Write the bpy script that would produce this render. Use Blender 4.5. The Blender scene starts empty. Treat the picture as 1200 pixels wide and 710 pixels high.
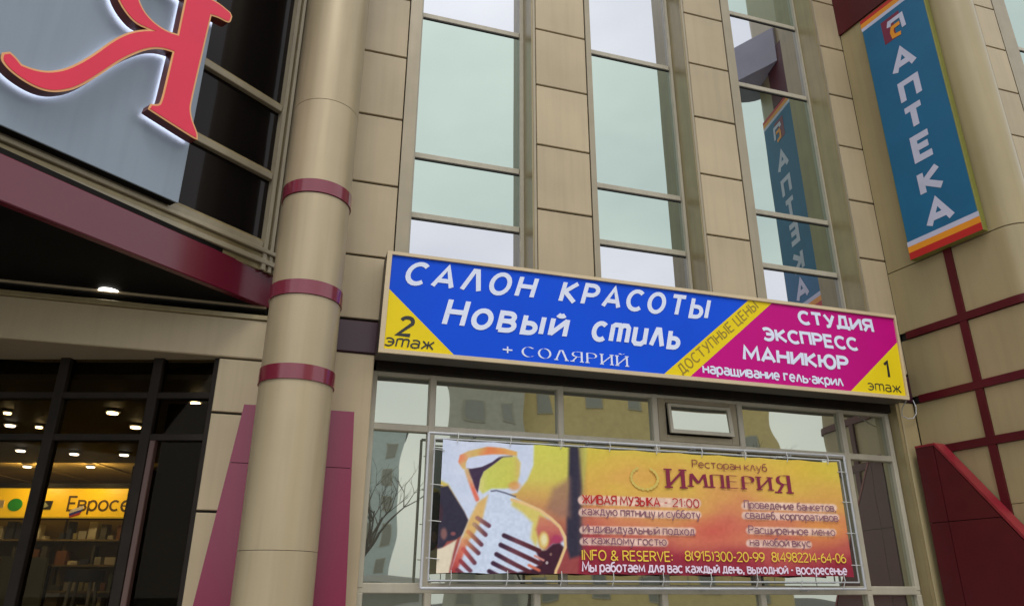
import bpy, bmesh, math, random
from mathutils import Vector, Matrix
random.seed(7)
R_ = math.radians
sc = bpy.context.scene
COL = sc.collection

# ------------------------------------------------------------------ camera
cam = bpy.data.cameras.new('camera')
cam.sensor_width = 36.0
cam.lens = 867.86 / 1200 * 36
cam.clip_start = 0.05
cam.clip_end = 2000
cam_o = bpy.data.objects.new('camera', cam)
COL.objects.link(cam_o)
PITCH, ROLL = R_(21.459), R_(0.163)
cp, sp, cr, sr = math.cos(PITCH), math.sin(PITCH), math.cos(ROLL), math.sin(ROLL)
right, up, fw = Vector((1, 0, 0)), Vector((0, -sp, cp)), Vector((0, cp, sp))
rx, ux = cr*right + sr*up, -sr*right + cr*up
m = Matrix((rx, ux, -fw)).transposed().to_4x4()
m.translation = (0, 0, 1.6)
cam_o.matrix_world = m
sc.camera = cam_o

# ------------------------------------------------------------------ sky (overcast)
SUN_EL, SUN_AZ = 57.0, 172.0          # azimuth clockwise from +Y
world = bpy.data.worlds.new('World'); sc.world = world; world.use_nodes = True
wn, wl = world.node_tree.nodes, world.node_tree.links
wn.clear()
out = wn.new('ShaderNodeOutputWorld'); bg = wn.new('ShaderNodeBackground')
sky = wn.new('ShaderNodeTexSky'); sky.sky_type = 'NISHITA'; sky.sun_disc = False
sky.sun_elevation = R_(SUN_EL); sky.sun_rotation = R_(SUN_AZ)
sky.dust_density = 4.0; sky.air_density = 1.0; sky.ozone_density = 1.0
hs = wn.new('ShaderNodeHueSaturation'); hs.inputs['Saturation'].default_value = 0.25
ov = wn.new('ShaderNodeMix'); ov.data_type = 'RGBA'
tc = wn.new('ShaderNodeTexCoord'); nz = wn.new('ShaderNodeTexNoise')
nz.inputs['Scale'].default_value = 2.2; nz.inputs['Detail'].default_value = 5
mpz = wn.new('ShaderNodeMapping'); mpz.inputs['Scale'].default_value = (1, 1, 2.5)
rmp = wn.new('ShaderNodeValToRGB')
rmp.color_ramp.elements[0].position = .3; rmp.color_ramp.elements[0].color = (6.6, 6.9, 7.4, 1)
rmp.color_ramp.elements[1].position = .75; rmp.color_ramp.elements[1].color = (10.0, 10.1, 10.1, 1)
wl.new(tc.outputs['Generated'], mpz.inputs[0]); wl.new(mpz.outputs[0], nz.inputs['Vector'])
wl.new(nz.outputs['Fac'], rmp.inputs['Fac'])
ov.inputs[0].default_value = 0.8
wl.new(sky.outputs[0], hs.inputs['Color']); wl.new(hs.outputs[0], ov.inputs[6])
wl.new(rmp.outputs[0], ov.inputs[7]); wl.new(ov.outputs[2], bg.inputs['Color'])
bg.inputs['Strength'].default_value = 0.145
wl.new(bg.outputs[0], out.inputs[0])
sun = bpy.data.lights.new('sun', 'SUN'); sun.energy = 1.0; sun.angle = R_(18); sun.color = (1, .96, .9)
sun_o = bpy.data.objects.new('sun', sun); COL.objects.link(sun_o)
sun_o.rotation_euler = (R_(90 - SUN_EL), 0, R_(180 - SUN_AZ))
sc.view_settings.view_transform = 'Standard'; sc.view_settings.look = 'None'
sc.view_settings.exposure = 0.0; sc.view_settings.gamma = 1.0
sc.cycles.max_bounces = 8; sc.cycles.use_denoising = True

# ------------------------------------------------------------------ materials
def srgb(r, g, b):
    f = lambda c: ((c/255)/12.92 if c/255 <= .04045 else ((c/255+.055)/1.055)**2.4)
    return (f(r), f(g), f(b), 1)
MATS = {}
def mat(name, col, rough=.5, metal=0., spec=.5, var=.06, nscale=3., bump=0., bscale=60., coat=0., crough=.1,
        streak=0., rvar=0., emit=None, estr=0., trans=0.):
    if name in MATS: return MATS[name]
    mt = bpy.data.materials.new(name); mt.use_nodes = True
    n, l = mt.node_tree.nodes, mt.node_tree.links
    b = n['Principled BSDF']
    b.inputs['Roughness'].default_value = rough; b.inputs['Metallic'].default_value = metal
    b.inputs['Specular IOR Level'].default_value = spec
    b.inputs['Coat Weight'].default_value = coat; b.inputs['Coat Roughness'].default_value = crough
    if emit: b.inputs['Emission Color'].default_value = emit; b.inputs['Emission Strength'].default_value = estr
    if trans: b.inputs['Transmission Weight'].default_value = trans
    t = n.new('ShaderNodeTexCoord')
    no = n.new('ShaderNodeTexNoise'); no.inputs['Scale'].default_value = nscale; no.inputs['Detail'].default_value = 6
    oi = n.new('ShaderNodeObjectInfo')
    ad = n.new('ShaderNodeVectorMath'); ad.operation = 'ADD'
    sc3 = n.new('ShaderNodeVectorMath'); sc3.operation = 'SCALE'; sc3.inputs[3].default_value = 1.0
    rn = n.new('ShaderNodeCombineXYZ'); mu = n.new('ShaderNodeMath'); mu.operation = 'MULTIPLY'; mu.inputs[1].default_value = 37
    l.new(oi.outputs['Random'], mu.inputs[0])
    for i in range(3): l.new(mu.outputs[0], rn.inputs[i])
    l.new(t.outputs['Object'], ad.inputs[0]); l.new(rn.outputs[0], ad.inputs[1])
    l.new(ad.outputs[0], no.inputs['Vector'])
    mr = n.new('ShaderNodeMapRange'); mr.inputs[1].default_value = .3; mr.inputs[2].default_value = .7
    mr.inputs[3].default_value = 1 - var; mr.inputs[4].default_value = 1 + var
    l.new(no.outputs['Fac'], mr.inputs[0])
    fac = mr.outputs[0]
    # each piece a touch lighter or darker than the next
    pr = n.new('ShaderNodeMapRange'); pr.inputs[3].default_value = 1 - var*.6; pr.inputs[4].default_value = 1 + var*.6
    l.new(oi.outputs['Random'], pr.inputs[0])
    m2 = n.new('ShaderNodeMath'); m2.operation = 'MULTIPLY'; l.new(fac, m2.inputs[0]); l.new(pr.outputs[0], m2.inputs[1]); fac = m2.outputs[0]
    if streak:
        mp = n.new('ShaderNodeMapping'); mp.inputs['Scale'].default_value = (14, 14, .7)
        n2 = n.new('ShaderNodeTexNoise'); n2.inputs['Scale'].default_value = 1.0; n2.inputs['Detail'].default_value = 5
        l.new(ad.outputs[0], mp.inputs[0]); l.new(mp.outputs[0], n2.inputs['Vector'])
        r2 = n.new('ShaderNodeMapRange'); r2.inputs[1].default_value = .45; r2.inputs[2].default_value = .75
        r2.inputs[3].default_value = 1; r2.inputs[4].default_value = 1 - streak
        l.new(n2.outputs['Fac'], r2.inputs[0])
        m3 = n.new('ShaderNodeMath'); m3.operation = 'MULTIPLY'; l.new(fac, m3.inputs[0]); l.new(r2.outputs[0], m3.inputs[1]); fac = m3.outputs[0]
    vm = n.new('ShaderNodeVectorMath'); vm.operation = 'SCALE'; vm.inputs[0].default_value = col[:3]
    l.new(fac, vm.inputs[3]); l.new(vm.outputs[0], b.inputs['Base Color'])
    if rvar:
        r3 = n.new('ShaderNodeMapRange'); r3.inputs[3].default_value = max(0, rough - rvar); r3.inputs[4].default_value = rough + rvar
        l.new(no.outputs['Fac'], r3.inputs[0]); l.new(r3.outputs[0], b.inputs['Roughness'])
    if bump:
        nb = n.new('ShaderNodeTexNoise'); nb.inputs['Scale'].default_value = bscale; nb.inputs['Detail'].default_value = 3
        l.new(ad.outputs[0], nb.inputs['Vector'])
        bp = n.new('ShaderNodeBump'); bp.inputs['Strength'].default_value = 1; bp.inputs['Distance'].default_value = bump
        l.new(nb.outputs['Fac'], bp.inputs['Height']); l.new(bp.outputs[0], b.inputs['Normal'])
    MATS[name] = mt; return mt

def mirror_glass(name, tint, dark, fac, wscale=1.0, warp=0.0, rough=0.0):
    """reflective coated pane: a tinted mirror layer over a dark room, gently rippled"""
    mt = bpy.data.materials.new(name); mt.use_nodes = True
    n, l = mt.node_tree.nodes, mt.node_tree.links
    n.clear()
    o = n.new('ShaderNodeOutputMaterial'); mx = n.new('ShaderNodeMixShader')
    g = n.new('ShaderNodeBsdfGlossy'); g.inputs['Color'].default_value = tint; g.inputs['Roughness'].default_value = rough
    d = n.new('ShaderNodeBsdfPrincipled'); d.inputs['Base Color'].default_value = dark; d.inputs['Roughness'].default_value = .08; d.inputs['Specular IOR Level'].default_value = .12 if fac == 0 else .5
    lw = n.new('ShaderNodeFresnel'); lw.inputs['IOR'].default_value = 1.5
    ma = n.new('ShaderNodeMath'); ma.operation = 'MULTIPLY_ADD'; ma.inputs[1].default_value = .8; ma.inputs[2].default_value = fac; ma.use_clamp = True
    l.new(lw.outputs[0], ma.inputs[0]); l.new(ma.outputs[0], mx.inputs[0])
    l.new(d.outputs[0], mx.inputs[1]); l.new(g.outputs[0], mx.inputs[2]); l.new(mx.outputs[0], o.inputs[0])
    if warp:
        t = n.new('ShaderNodeTexCoord'); oi = n.new('ShaderNodeObjectInfo')
        no = n.new('ShaderNodeTexNoise'); no.noise_dimensions = '4D'; no.inputs['Scale'].default_value = wscale
        no.inputs['Detail'].default_value = .6; no.inputs['Distortion'].default_value = .4
        mu = n.new('ShaderNodeMath'); mu.operation = 'MULTIPLY'; mu.inputs[1].default_value = 31
        l.new(oi.outputs['Random'], mu.inputs[0]); l.new(mu.outputs[0], no.inputs['W'])
        l.new(t.outputs['Object'], no.inputs['Vector'])
        bp = n.new('ShaderNodeBump'); bp.inputs['Strength'].default_value = 1; bp.inputs['Distance'].default_value = warp
        l.new(no.outputs['Fac'], bp.inputs['Height'])
        l.new(bp.outputs[0], g.inputs['Normal']); l.new(bp.outputs[0], d.inputs['Normal'])
    MATS[name] = mt; return mt

def clear_glass(name, tint, refl):
    mt = bpy.data.materials.new(name); mt.use_nodes = True
    n, l = mt.node_tree.nodes, mt.node_tree.links
    n.clear()
    o = n.new('ShaderNodeOutputMaterial'); mx = n.new('ShaderNodeMixShader')
    g = n.new('ShaderNodeBsdfGlossy'); g.inputs['Roughness'].default_value = 0.01; g.inputs['Color'].default_value = (.7, .62, .5, 1)
    t = n.new('ShaderNodeBsdfTransparent'); t.inputs['Color'].default_value = tint
    mx.inputs[0].default_value = refl
    l.new(t.outputs[0], mx.inputs[1]); l.new(g.outputs[0], mx.inputs[2]); l.new(mx.outputs[0], o.inputs[0])
    MATS[name] = mt; return mt

clad   = mat('beige composite cladding', (.475, .385, .245, 1), .42, spec=.35, var=.10, nscale=1.0, streak=.08, rvar=.08, bump=.0006, bscale=5)
clad2  = mat('bounce tinted beige cladding', (.38, .305, .16, 1), .38, spec=.5, var=.08, nscale=1.0, streak=.08, rvar=.06, bump=.002, bscale=1.6)  # beige cladding with the ochre of warm bounced light put into its colour
colm   = mat('satin beige column metal', (.44, .355, .22, 1), .42, metal=.2, spec=.5, var=.05, nscale=1.5, streak=.12, rvar=.06)
trim   = mat('bronze beige aluminium', (.34, .29, .20, 1), .38, metal=.2, var=.06, nscale=4, streak=.1)
trimd  = mat('olive brown aluminium', (.32, .255, .13, 1), .35, metal=.2, var=.08, nscale=4, streak=.15)
framel = mat('grey beige window frame', (.47, .43, .335, 1), .45, var=.06, nscale=5, streak=.1)
dark   = mat('black joint', (.02, .018, .015, 1), .8)
maroon = mat('maroon gloss composite', (.125, .008, .024, 1), .24, spec=.45, var=.06, nscale=1.5, coat=.5, crough=.16, rvar=.05)
fuchs  = mat('raspberry gloss composite', (.22, .014, .055, 1), .26, spec=.45, var=.05, nscale=1.2, coat=.35, crough=.16)
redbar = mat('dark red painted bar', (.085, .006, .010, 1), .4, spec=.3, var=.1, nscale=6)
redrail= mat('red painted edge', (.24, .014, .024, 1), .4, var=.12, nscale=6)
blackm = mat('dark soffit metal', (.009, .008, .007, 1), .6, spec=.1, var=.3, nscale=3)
browns = mat('dark brown storefront frame', (.022, .017, .013, 1), .5, spec=.15, var=.2, nscale=5)
green_g = mirror_glass('green tinted mirror glass', (.49, .58, .52, 1), (.02, .03, .028, 1), .86, .6, .006)
clear_m = mirror_glass('neutral mirror glass', (.655, .67, .71, 1), (.03, .03, .035, 1), .86, .6, .006)
low_g  = mirror_glass('rippled mirror glass', (.62, .65, .54, 1), (.13, .13, .11, 1), .66, 1.0, .010, .012)
wing_g = mirror_glass('dark bronze glass', (.26, .22, .2, 1), (.006, .005, .005, 1), .0, 1.0, .006)
shop_g = clear_glass('shop glass', (.66, .62, .54, 1), .009)
alum   = mat('white painted steel tube', (.55, .56, .58, 1), .35, metal=.3)
white  = mat('white plastic', (.75, .75, .76, 1), .4)
whitet = mat('white lettering vinyl', srgb(225, 232, 252), .45, spec=.2, var=.02)
blue   = mat('royal blue backlit vinyl', srgb(18, 82, 222), .45, spec=.12, var=.05, nscale=1.5)
yel    = mat('yellow vinyl', srgb(235, 208, 30), .45, spec=.15, var=.04)
magen  = mat('magenta vinyl', srgb(196, 14, 128), .45, spec=.12, var=.05, nscale=1.5)
black  = mat('black lettering vinyl', (.015, .015, .015, 1), .4)
olivet = mat('olive lettering vinyl', srgb(150, 125, 30), .4)
creamf = mat('cream sign frame', srgb(205, 185, 150), .4)
teal   = mat('teal banner print', srgb(8, 98, 140), .55, var=.07, nscale=2.5, bump=.001, bscale=6)
tealw  = mat('pale lilac banner print', srgb(200, 200, 222), .55)
orange = mat('orange banner print', srgb(235, 150, 25), .5)
redp   = mat('red banner print', srgb(190, 28, 25), .5)
crims  = mat('crimson banner print', srgb(120, 25, 60), .5)
steel  = mat('brushed grey sign panel', (.235, .285, .34, 1), .35, metal=.15, var=.03, nscale=1.5, streak=.06)

# ------------------------------------------------------------------ frames and mesh builder
class Fr:
    """a vertical plane: u runs along it, o stands out of it, z is height"""
    def __init__(s, ang, org):
        a = R_(ang); s.rot = math.pi/2 - a
        s.u = Vector((math.sin(a), math.cos(a), 0)); s.n = Vector((math.cos(a), -math.sin(a), 0)); s.org = Vector(org)
    def w(s, u, o, z): return s.org + s.u*u + s.n*o + Vector((0, 0, z))
_a = R_(72.97); _n = Vector((math.cos(_a), -math.sin(_a), 0))
MAIN = Fr(72.97, -_n*7.0)
WING = Fr(35.0, MAIN.w(-.3, 0, 0))
BEAM = Fr(31.0, MAIN.w(-.3, 0, 0))
RIGHT = Fr(154.3, MAIN.w(7.25, 0, 0))
SHOP = Fr(90.0, (0, 6.6, 0))
WORLD = Fr(90.0, (0, 0, 0))
INFO = {}
def tag(o, label=None, cat=None, group=None, kind=None):
    if label: o['label'] = label
    if cat: o['category'] = cat
    if group: o['group'] = group
    if kind: o['kind'] = kind
    return o
def thing(name, label, cat, fr, base, group=None, kind=None):
    o = bpy.data.objects.new(name, None); COL.objects.link(o)
    o.location = fr.w(*base); o.rotation_euler = (0, 0, fr.rot)
    o.empty_display_size = .2
    INFO[o.name] = (fr, base)
    return tag(o, label, cat, group, kind)

class MB:
    def __init__(s): s.v = []; s.f = []; s.mi = []; s.cur = 0
    def add(s, vs, fs):
        k = len(s.v); s.v += vs
        for f in fs: s.f.append(tuple(i + k for i in f)); s.mi.append(s.cur)
        return s
    def box(s, u0, u1, o0, o1, z0, z1, ch=0.):
        if u0 > u1: u0, u1 = u1, u0
        if o0 > o1: o0, o1 = o1, o0
        if z0 > z1: z0, z1 = z1, z0
        if not ch:
            vs = [(u0,o0,z0),(u1,o0,z0),(u1,o1,z0),(u0,o1,z0),(u0,o0,z1),(u1,o0,z1),(u1,o1,z1),(u0,o1,z1)]
            return s.add(vs, [(0,1,2,3),(7,6,5,4),(4,5,1,0),(5,6,2,1),(6,7,3,2),(7,4,0,3)])
        c = ch
        vs = [(u0,o0,z0),(u1,o0,z0),(u1,o0,z1),(u0,o0,z1),
              (u0,o1-c,z0),(u1,o1-c,z0),(u1,o1-c,z1),(u0,o1-c,z1),
              (u0+c,o1,z0+c),(u1-c,o1,z0+c),(u1-c,o1,z1-c),(u0+c,o1,z1-c)]
        fs = [(3,2,1,0),(8,9,10,11)]
        for i in range(4):
            j = (i+1) % 4
            fs += [(i,j,j+4,i+4),(i+4,j+4,j+8,i+8)]
        return s.add(vs, fs)
    def prism(s, pts, o0, o1):
        """polygon in (u, z), extruded from o0 to o1"""
        n = len(pts); A = sum(pts[i][0]*pts[(i+1)%n][1]-pts[(i+1)%n][0]*pts[i][1] for i in range(n))
        if A < 0: pts = pts[::-1]
        if o0 > o1: o0, o1 = o1, o0
        vs = [(p[0], o1, p[1]) for p in pts] + [(p[0], o0, p[1]) for p in pts]
        fs = [tuple(range(n)), tuple(range(2*n-1, n-1, -1))]
        fs += [(i+n, (i+1)%n+n, (i+1)%n, i) for i in range(n)]
        return s.add(vs, fs)
    def flat(s, pts, o):
        return s.add([(p[0], o, p[1]) for p in pts], [tuple(range(len(pts)))])
    def hprism(s, pts, z0, z1):
        """plan polygon in (u, o), extruded in height"""
        n = len(pts)
        vs = [(p[0], p[1], z1) for p in pts] + [(p[0], p[1], z0) for p in pts]
        fs = [tuple(range(n)), tuple(range(2*n-1, n-1, -1))]
        fs += [(i+n, (i+1)%n+n, (i+1)%n, i) for i in range(n)]
        return s.add(vs, fs)
    def tube(s, pts, r, n=8, cap=True, r1=None):
        pts = [Vector(p) for p in pts]; k = len(pts); vs = []
        for i, p in enumerate(pts):
            d = (pts[min(i+1, k-1)] - pts[max(i-1, 0)]).normalized()
            a = d.cross(Vector((0, 0, 1)))
            if a.length < .1: a = d.cross(Vector((1, 0, 0)))
            a.normalize(); b = d.cross(a)
            rr = r if r1 is None else r + (r1-r)*i/(k-1)
            for j in range(n):
                t = 2*math.pi*j/n; q = p + (a*math.cos(t) + b*math.sin(t))*rr
                vs.append(tuple(q))
        fs = [(i*n+j, i*n+(j+1)%n, (i+1)*n+(j+1)%n, (i+1)*n+j) for i in range(k-1) for j in range(n)]
        if cap: fs += [tuple(range(n))[::-1], tuple(range((k-1)*n, k*n))]
        return s.add(vs, fs)
    def ring(s, cu, co, z0, z1, r, n=64, ri=None):
        vs = []; 
        for z in (z0, z1):
            for j in range(n):
                t = 2*math.pi*j/n; vs.append((cu + r*math.cos(t), co + r*math.sin(t), z))
        fs = [(j, (j+1)%n, n+(j+1)%n, n+j) for j in range(n)] + [tuple(range(n))[::-1], tuple(range(n, 2*n))]
        return s.add(vs, fs)
    def sweep(s, path, z0, z1, t0, t1):
        """strip following a plan path (list of (u,o,nu,no)), between offsets t0 and t1"""
        n = len(path); vs = []
        for (u, o, nu, no) in path:
            for t, z in ((t1, z0), (t1, z1), (t0, z1), (t0, z0)): vs.append((u+nu*t, o+no*t, z))
        fs = []
        for i in range(n-1):
            a, b = 4*i, 4*i+4
            for j in range(4): fs.append((a+j, a+(j+1)%4, b+(j+1)%4, b+j))
        fs += [(0, 3, 2, 1), (4*n-4, 4*n-3, 4*n-2, 4*n-1)]
        return s.add(vs, fs)
    def build(s, name, mats, parent=None, fr=None, base=(0, 0, 0), smooth=False, **tg):
        if parent is not None:
            root = parent
            while root.parent: root = root.parent
            fr, base = INFO[root.name]
        me = bpy.data.meshes.new(name)
        me.from_pydata([(v[0]-base[0], -(v[1]-base[1]), v[2]-base[2]) for v in s.v], [], s.f)
        for mm in (mats if isinstance(mats, (list, tuple)) else [mats]): me.materials.append(mm)
        me.polygons.foreach_set('material_index', s.mi)
        bm = bmesh.new(); bm.from_mesh(me); bmesh.ops.recalc_face_normals(bm, faces=bm.faces); bm.to_mesh(me); bm.free()
        if smooth:
            me.polygons.foreach_set('use_smooth', [True]*len(me.polygons))
            try: me.set_sharp_from_angle(angle=R_(35))
            except Exception: pass
        o = bpy.data.objects.new(name, me); COL.objects.link(o)
        if parent is not None: o.parent = parent
        else:
            o.location = fr.w(*base); o.rotation_euler = (0, 0, fr.rot); INFO[o.name] = (fr, base)
        return tag(o, tg.get('label'), tg.get('cat'), tg.get('group'), tg.get('kind'))
PANELS = {}
def panel(parent, u0, u1, z0, z1, o0, o1, m_, name='panel', ch=.006, label=None):
    """one cladding board; boards of one size share a mesh"""
    root = parent
    while root.parent: root = root.parent
    fr, base = INFO[root.name]
    key = (round(u1-u0, 3), round(z1-z0, 3), round(o1-o0, 3), m_.name, ch)
    if key not in PANELS:
        t = MB().box(0, u1-u0, 0, o1-o0, 0, z1-z0, ch)
        me = bpy.data.meshes.new(name)
        me.from_pydata([(v[0], -v[1], v[2]) for v in t.v], [], t.f); me.materials.append(m_)
        bm = bmesh.new(); bm.from_mesh(me); bmesh.ops.recalc_face_normals(bm, faces=bm.faces); bm.to_mesh(me); bm.free()
        PANELS[key] = me
    o = bpy.data.objects.new(name, PANELS[key]); COL.objects.link(o); o.parent = parent
    o.location = (u0-base[0], -(o0-base[1]), z0-base[2])
    if label: o['label'] = label
    return o

# ------------------------------------------------------------------ stroke lettering
def arc(cx, cy, rx, ry, a0, a1, n=9):
    return [(cx + rx*math.cos(R_(a0+(a1-a0)*i/(n-1))), cy + ry*math.sin(R_(a0+(a1-a0)*i/(n-1)))) for i in range(n)]
def ell(w, h=1., y=0.): return arc(w/2, y+h/2, w/2, h/2, 90, 450, 21)
G = {
 'А': (.66, [[(0,0),(.33,1),(.66,0)], [(.12,.3),(.54,.3)]]),
 'Б': (.54, [[(.5,1),(0,1),(0,0),(.3,0)]+arc(.3,.28,.24,.28,-90,90)+[(0,.56)]]),
 'В': (.56, [[(0,0),(0,1),(.3,1)]+arc(.3,.77,.2,.23,90,-90)+[(0,.54)], [(.3,.54)]+arc(.3,.27,.26,.27,90,-90)+[(0,0)]]),
 'Г': (.46, [[(0,0),(0,1),(.46,1)]]),
 'Д': (.66, [[(.12,.1),(.22,1),(.54,1),(.54,.1)], [(0,-.14),(0,.08),(.66,.08),(.66,-.14)]]),
 'Е': (.48, [[(.48,1),(0,1),(0,0),(.48,0)], [(0,.52),(.42,.52)]]),
 'Ж': (.84, [[(.42,0),(.42,1)], [(0,0),(.32,.52),(.02,1)], [(.84,0),(.52,.52),(.82,1)], [(.32,.52),(.52,.52)]]),
 'З': (.5, [[(0,.92)]+arc(.24,.77,.23,.23,100,-90)+[(.12,.54)], [(.24,.54)]+arc(.24,.27,.26,.27,90,-110)+[(0,.1)]]),
 'И': (.58, [[(0,1),(0,0)], [(0,.06),(.58,.94)], [(.58,1),(.58,0)]]),
 'Й': (.58, [[(0,1),(0,0)], [(0,.06),(.58,.94)], [(.58,1),(.58,0)], arc(.29,1.3,.15,.13,200,340,6)]),
 'К': (.56, [[(0,0),(0,1)], [(.53,1),(.08,.52),(.56,0)]]),
 'Л': (.6, [[(0,0),(.24,1),(.36,1),(.6,0)]]),
 'М': (.76, [[(0,0),(.06,1),(.38,.25),(.7,1),(.76,0)]]),
 'Н': (.56, [[(0,0),(0,1)], [(.56,0),(.56,1)], [(0,.52),(.56,.52)]]),
 'О': (.64, [ell(.64)]),
 'П': (.54, [[(0,0),(0,1),(.54,1),(.54,0)]]),
 'Р': (.52, [[(0,0),(0,1),(.28,1)]+arc(.28,.74,.24,.26,90,-90)+[(0,.48)]]),
 'С': (.58, [arc(.34,.5,.34,.5,48,312,15)]),
 'Т': (.58, [[(0,1),(.58,1)], [(.29,1),(.29,0)]]),
 'У': (.56, [[(0,1),(.3,.38)], [(.56,1),(.22,.06),(.14,0),(.04,0)]]),
 'Х': (.56, [[(0,0),(.56,1)], [(0,1),(.56,0)]]),
 'Ц': (.62, [[(0,1),(0,0),(.62,0),(.62,-.18)], [(.52,0),(.52,1)]]),
 'Ш': (.78, [[(0,1),(0,0),(.78,0),(.78,1)], [(.39,0),(.39,1)]]),
 'Щ': (.86, [[(0,1),(0,0),(.86,0),(.86,-.18)], [(.37,0),(.37,1)], [(.75,0),(.75,1)]]),
 'Ы': (.72, [[(0,1),(0,0),(.24,0)]+arc(.24,.28,.22,.28,-90,90)+[(0,.56)], [(.72,0),(.72,1)]]),
 'Ь': (.5, [[(0,1),(0,0),(.26,0)]+arc(.26,.28,.24,.28,-90,90)+[(0,.56)]]),
 'Э': (.56, [arc(.22,.5,.34,.5,132,-132,15), [(.14,.52),(.54,.52)]]),
 'Ю': (.86, [[(0,0),(0,1)], [(0,.52),(.28,.52)], [(x+.28,y) for x,y in ell(.58)]]),
 'Я': (.54, [[(.54,0),(.54,1),(.26,1)]+arc(.26,.74,.24,.26,90,270)+[(.54,.48)], [(.26,.48),(0,0)]]),
 'а': (.48, [[(.04,.66)]+arc(.24,.5,.24,.2,100,0,6)+[(.48,0)], arc(.24,.2,.24,.2,30,330,13)+[(.48,.1),(.48,.3)]]),
 'б': (.5, [arc(.25,.3,.25,.3,90,450,17), [(0,.3),(.02,.7),(.14,.92),(.44,1.02)]]),
 'е': (.5, [[(.02,.36),(.5,.36)]+arc(.25,.35,.25,.35,0,310,15)]),
 'р': (.5, [[(0,-.3),(0,.7)], arc(.25,.35,.25,.35,90,450,17)]),
 'у': (.48, [[(0,.7),(.25,.05)], [(.48,.7),(.2,-.22),(.1,-.3),(.0,-.3)]]),
 'т_': (.72, [[(0,0),(0,.7)], [(0,.62),(.1,.7),(.3,.7),(.36,.6),(.36,0)], [(.36,.6),(.46,.7),(.64,.7),(.72,.6),(.72,0)]]),
 'и_': (.5, [[(0,.7),(0,.1),(.1,0),(.34,0),(.5,.14)], [(.5,.7),(.5,0)]]),
 'ф': (.7, [[(.35,-.3),(.35,1)], arc(.35,.35,.35,.33,90,450,19)]),
 '0': (.5, [ell(.5)]), '1': (.26, [[(0,.8),(.2,1),(.2,0)]]),
 '2': (.5, [arc(.25,.74,.24,.26,160,-20,9)+[(.0,0),(.5,0)]]),
 '3': (.48, [[(0,.9)]+arc(.23,.77,.22,.23,110,-90)+[(.14,.54)], [(.22,.54)]+arc(.22,.27,.26,.27,90,-120)]),
 '4': (.54, [[(.4,0),(.4,1),(0,.3),(.54,.3)]]),
 '5': (.48, [[(.44,1),(.06,1),(.02,.55)]+arc(.22,.3,.26,.3,110,-130,11)]),
 '6': (.5, [ell(.5,.6), [(0,.3),(.06,.7),(.34,1)]]),
 '8': (.5, [[(x+.03,y) for x,y in ell(.44,.46,.54)], ell(.5,.54)]),
 '9': (.5, [ell(.5,.6,.4), [(.5,.7),(.44,.3),(.16,0)]]),
 '(': (.2, [arc(.3,.5,.28,.62,130,230,7)]), ')': (.2, [arc(-.1,.5,.28,.62,50,-50,7)]),
 '-': (.26, [[(0,.42),(.26,.42)]]), ':': (.1, [[(.05,.1),(.05,.24)], [(.05,.56),(.05,.7)]]),
 '.': (.1, [[(.05,0),(.05,.14)]]), ',': (.1, [[(.08,.12),(.02,-.16)]]), '·': (.14, [[(.07,.34),(.07,.5)]]),
 '+': (.5, [[(0,.42),(.5,.42)], [(.25,.17),(.25,.67)]]),
 '&': (.64, [[(.64,0),(.12,.66),(.12,.9),(.28,1),(.42,.88),(.4,.7),(.04,.34),(.02,.12),(.2,0),(.4,.04),(.62,.4)]]),
 'I': (.04, [[(.02,0),(.02,1)]]), 'N': (.58, [[(0,0),(0,1),(.58,0),(.58,1)]]), 'F': (.46, [[(0,0),(0,1),(.46,1)], [(0,.52),(.4,.52)]]),
 'O': (.66, [ell(.66)]), 'R': (.54, [[(0,0),(0,1),(.28,1)]+arc(.28,.75,.24,.25,90,-90)+[(0,.5)], [(.26,.5),(.54,0)]]),
 'E': (.48, [[(.48,1),(0,1),(0,0),(.48,0)], [(0,.52),(.42,.52)]]),
 'S': (.5, [arc(.26,.75,.24,.25,40,250,9)+arc(.25,.26,.25,.26,80,-140,9)]), 'V': (.6, [[(0,1),(.3,0),(.6,1)]]),
 'L': (.44, [[(0,1),(0,0),(.44,0)]]), ' ': (.34, []), '_': (.1, []),
}
for _c in 'вгджзийклмнопстхцшщыьэюя':
    w_, ss = G[_c.upper()]
    G[_c] = (w_*.86, [[(x*.86, y*.7) for x, y in s_] for s_ in ss])

def ribbon(mb, pts, hw, o, closed=False):
    if len(pts) < 2: return
    P = [Vector(pts[0])]
    for p in pts[1:]:
        if (Vector(p)-P[-1]).length > 1e-5: P.append(Vector(p))
    if closed: P = P[:-1]
    n = len(P); L, Rr = [], []
    for i in range(n):
        a = P[(i-1) % n] if (closed or i > 0) else None
        b = P[(i+1) % n] if (closed or i < n-1) else None
        d0 = (P[i]-a).normalized() if a is not None else None
        d1 = (b-P[i]).normalized() if b is not None else None
        if d0 is None: d0 = d1
        if d1 is None: d1 = d0
        n0, n1 = Vector((-d0.y, d0.x)), Vector((-d1.y, d1.x))
        mm = (n0+n1)
        mm = mm.normalized() if mm.length > 1e-4 else n0
        k = min(1/max(.35, mm.dot(n0)), 1.7)
        L.append(P[i]+mm*hw*k); Rr.append(P[i]-mm*hw*k)
    vs = [(p.x, o+.00005*i, p.y) for i, p in enumerate(L)] + [(p.x, o+.00005*i, p.y) for i, p in enumerate(Rr)]
    fs = [(i, (i+1) % n, n+(i+1) % n, n+i) for i in range(n if closed else n-1)]
    mb.add(vs, fs)
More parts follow.
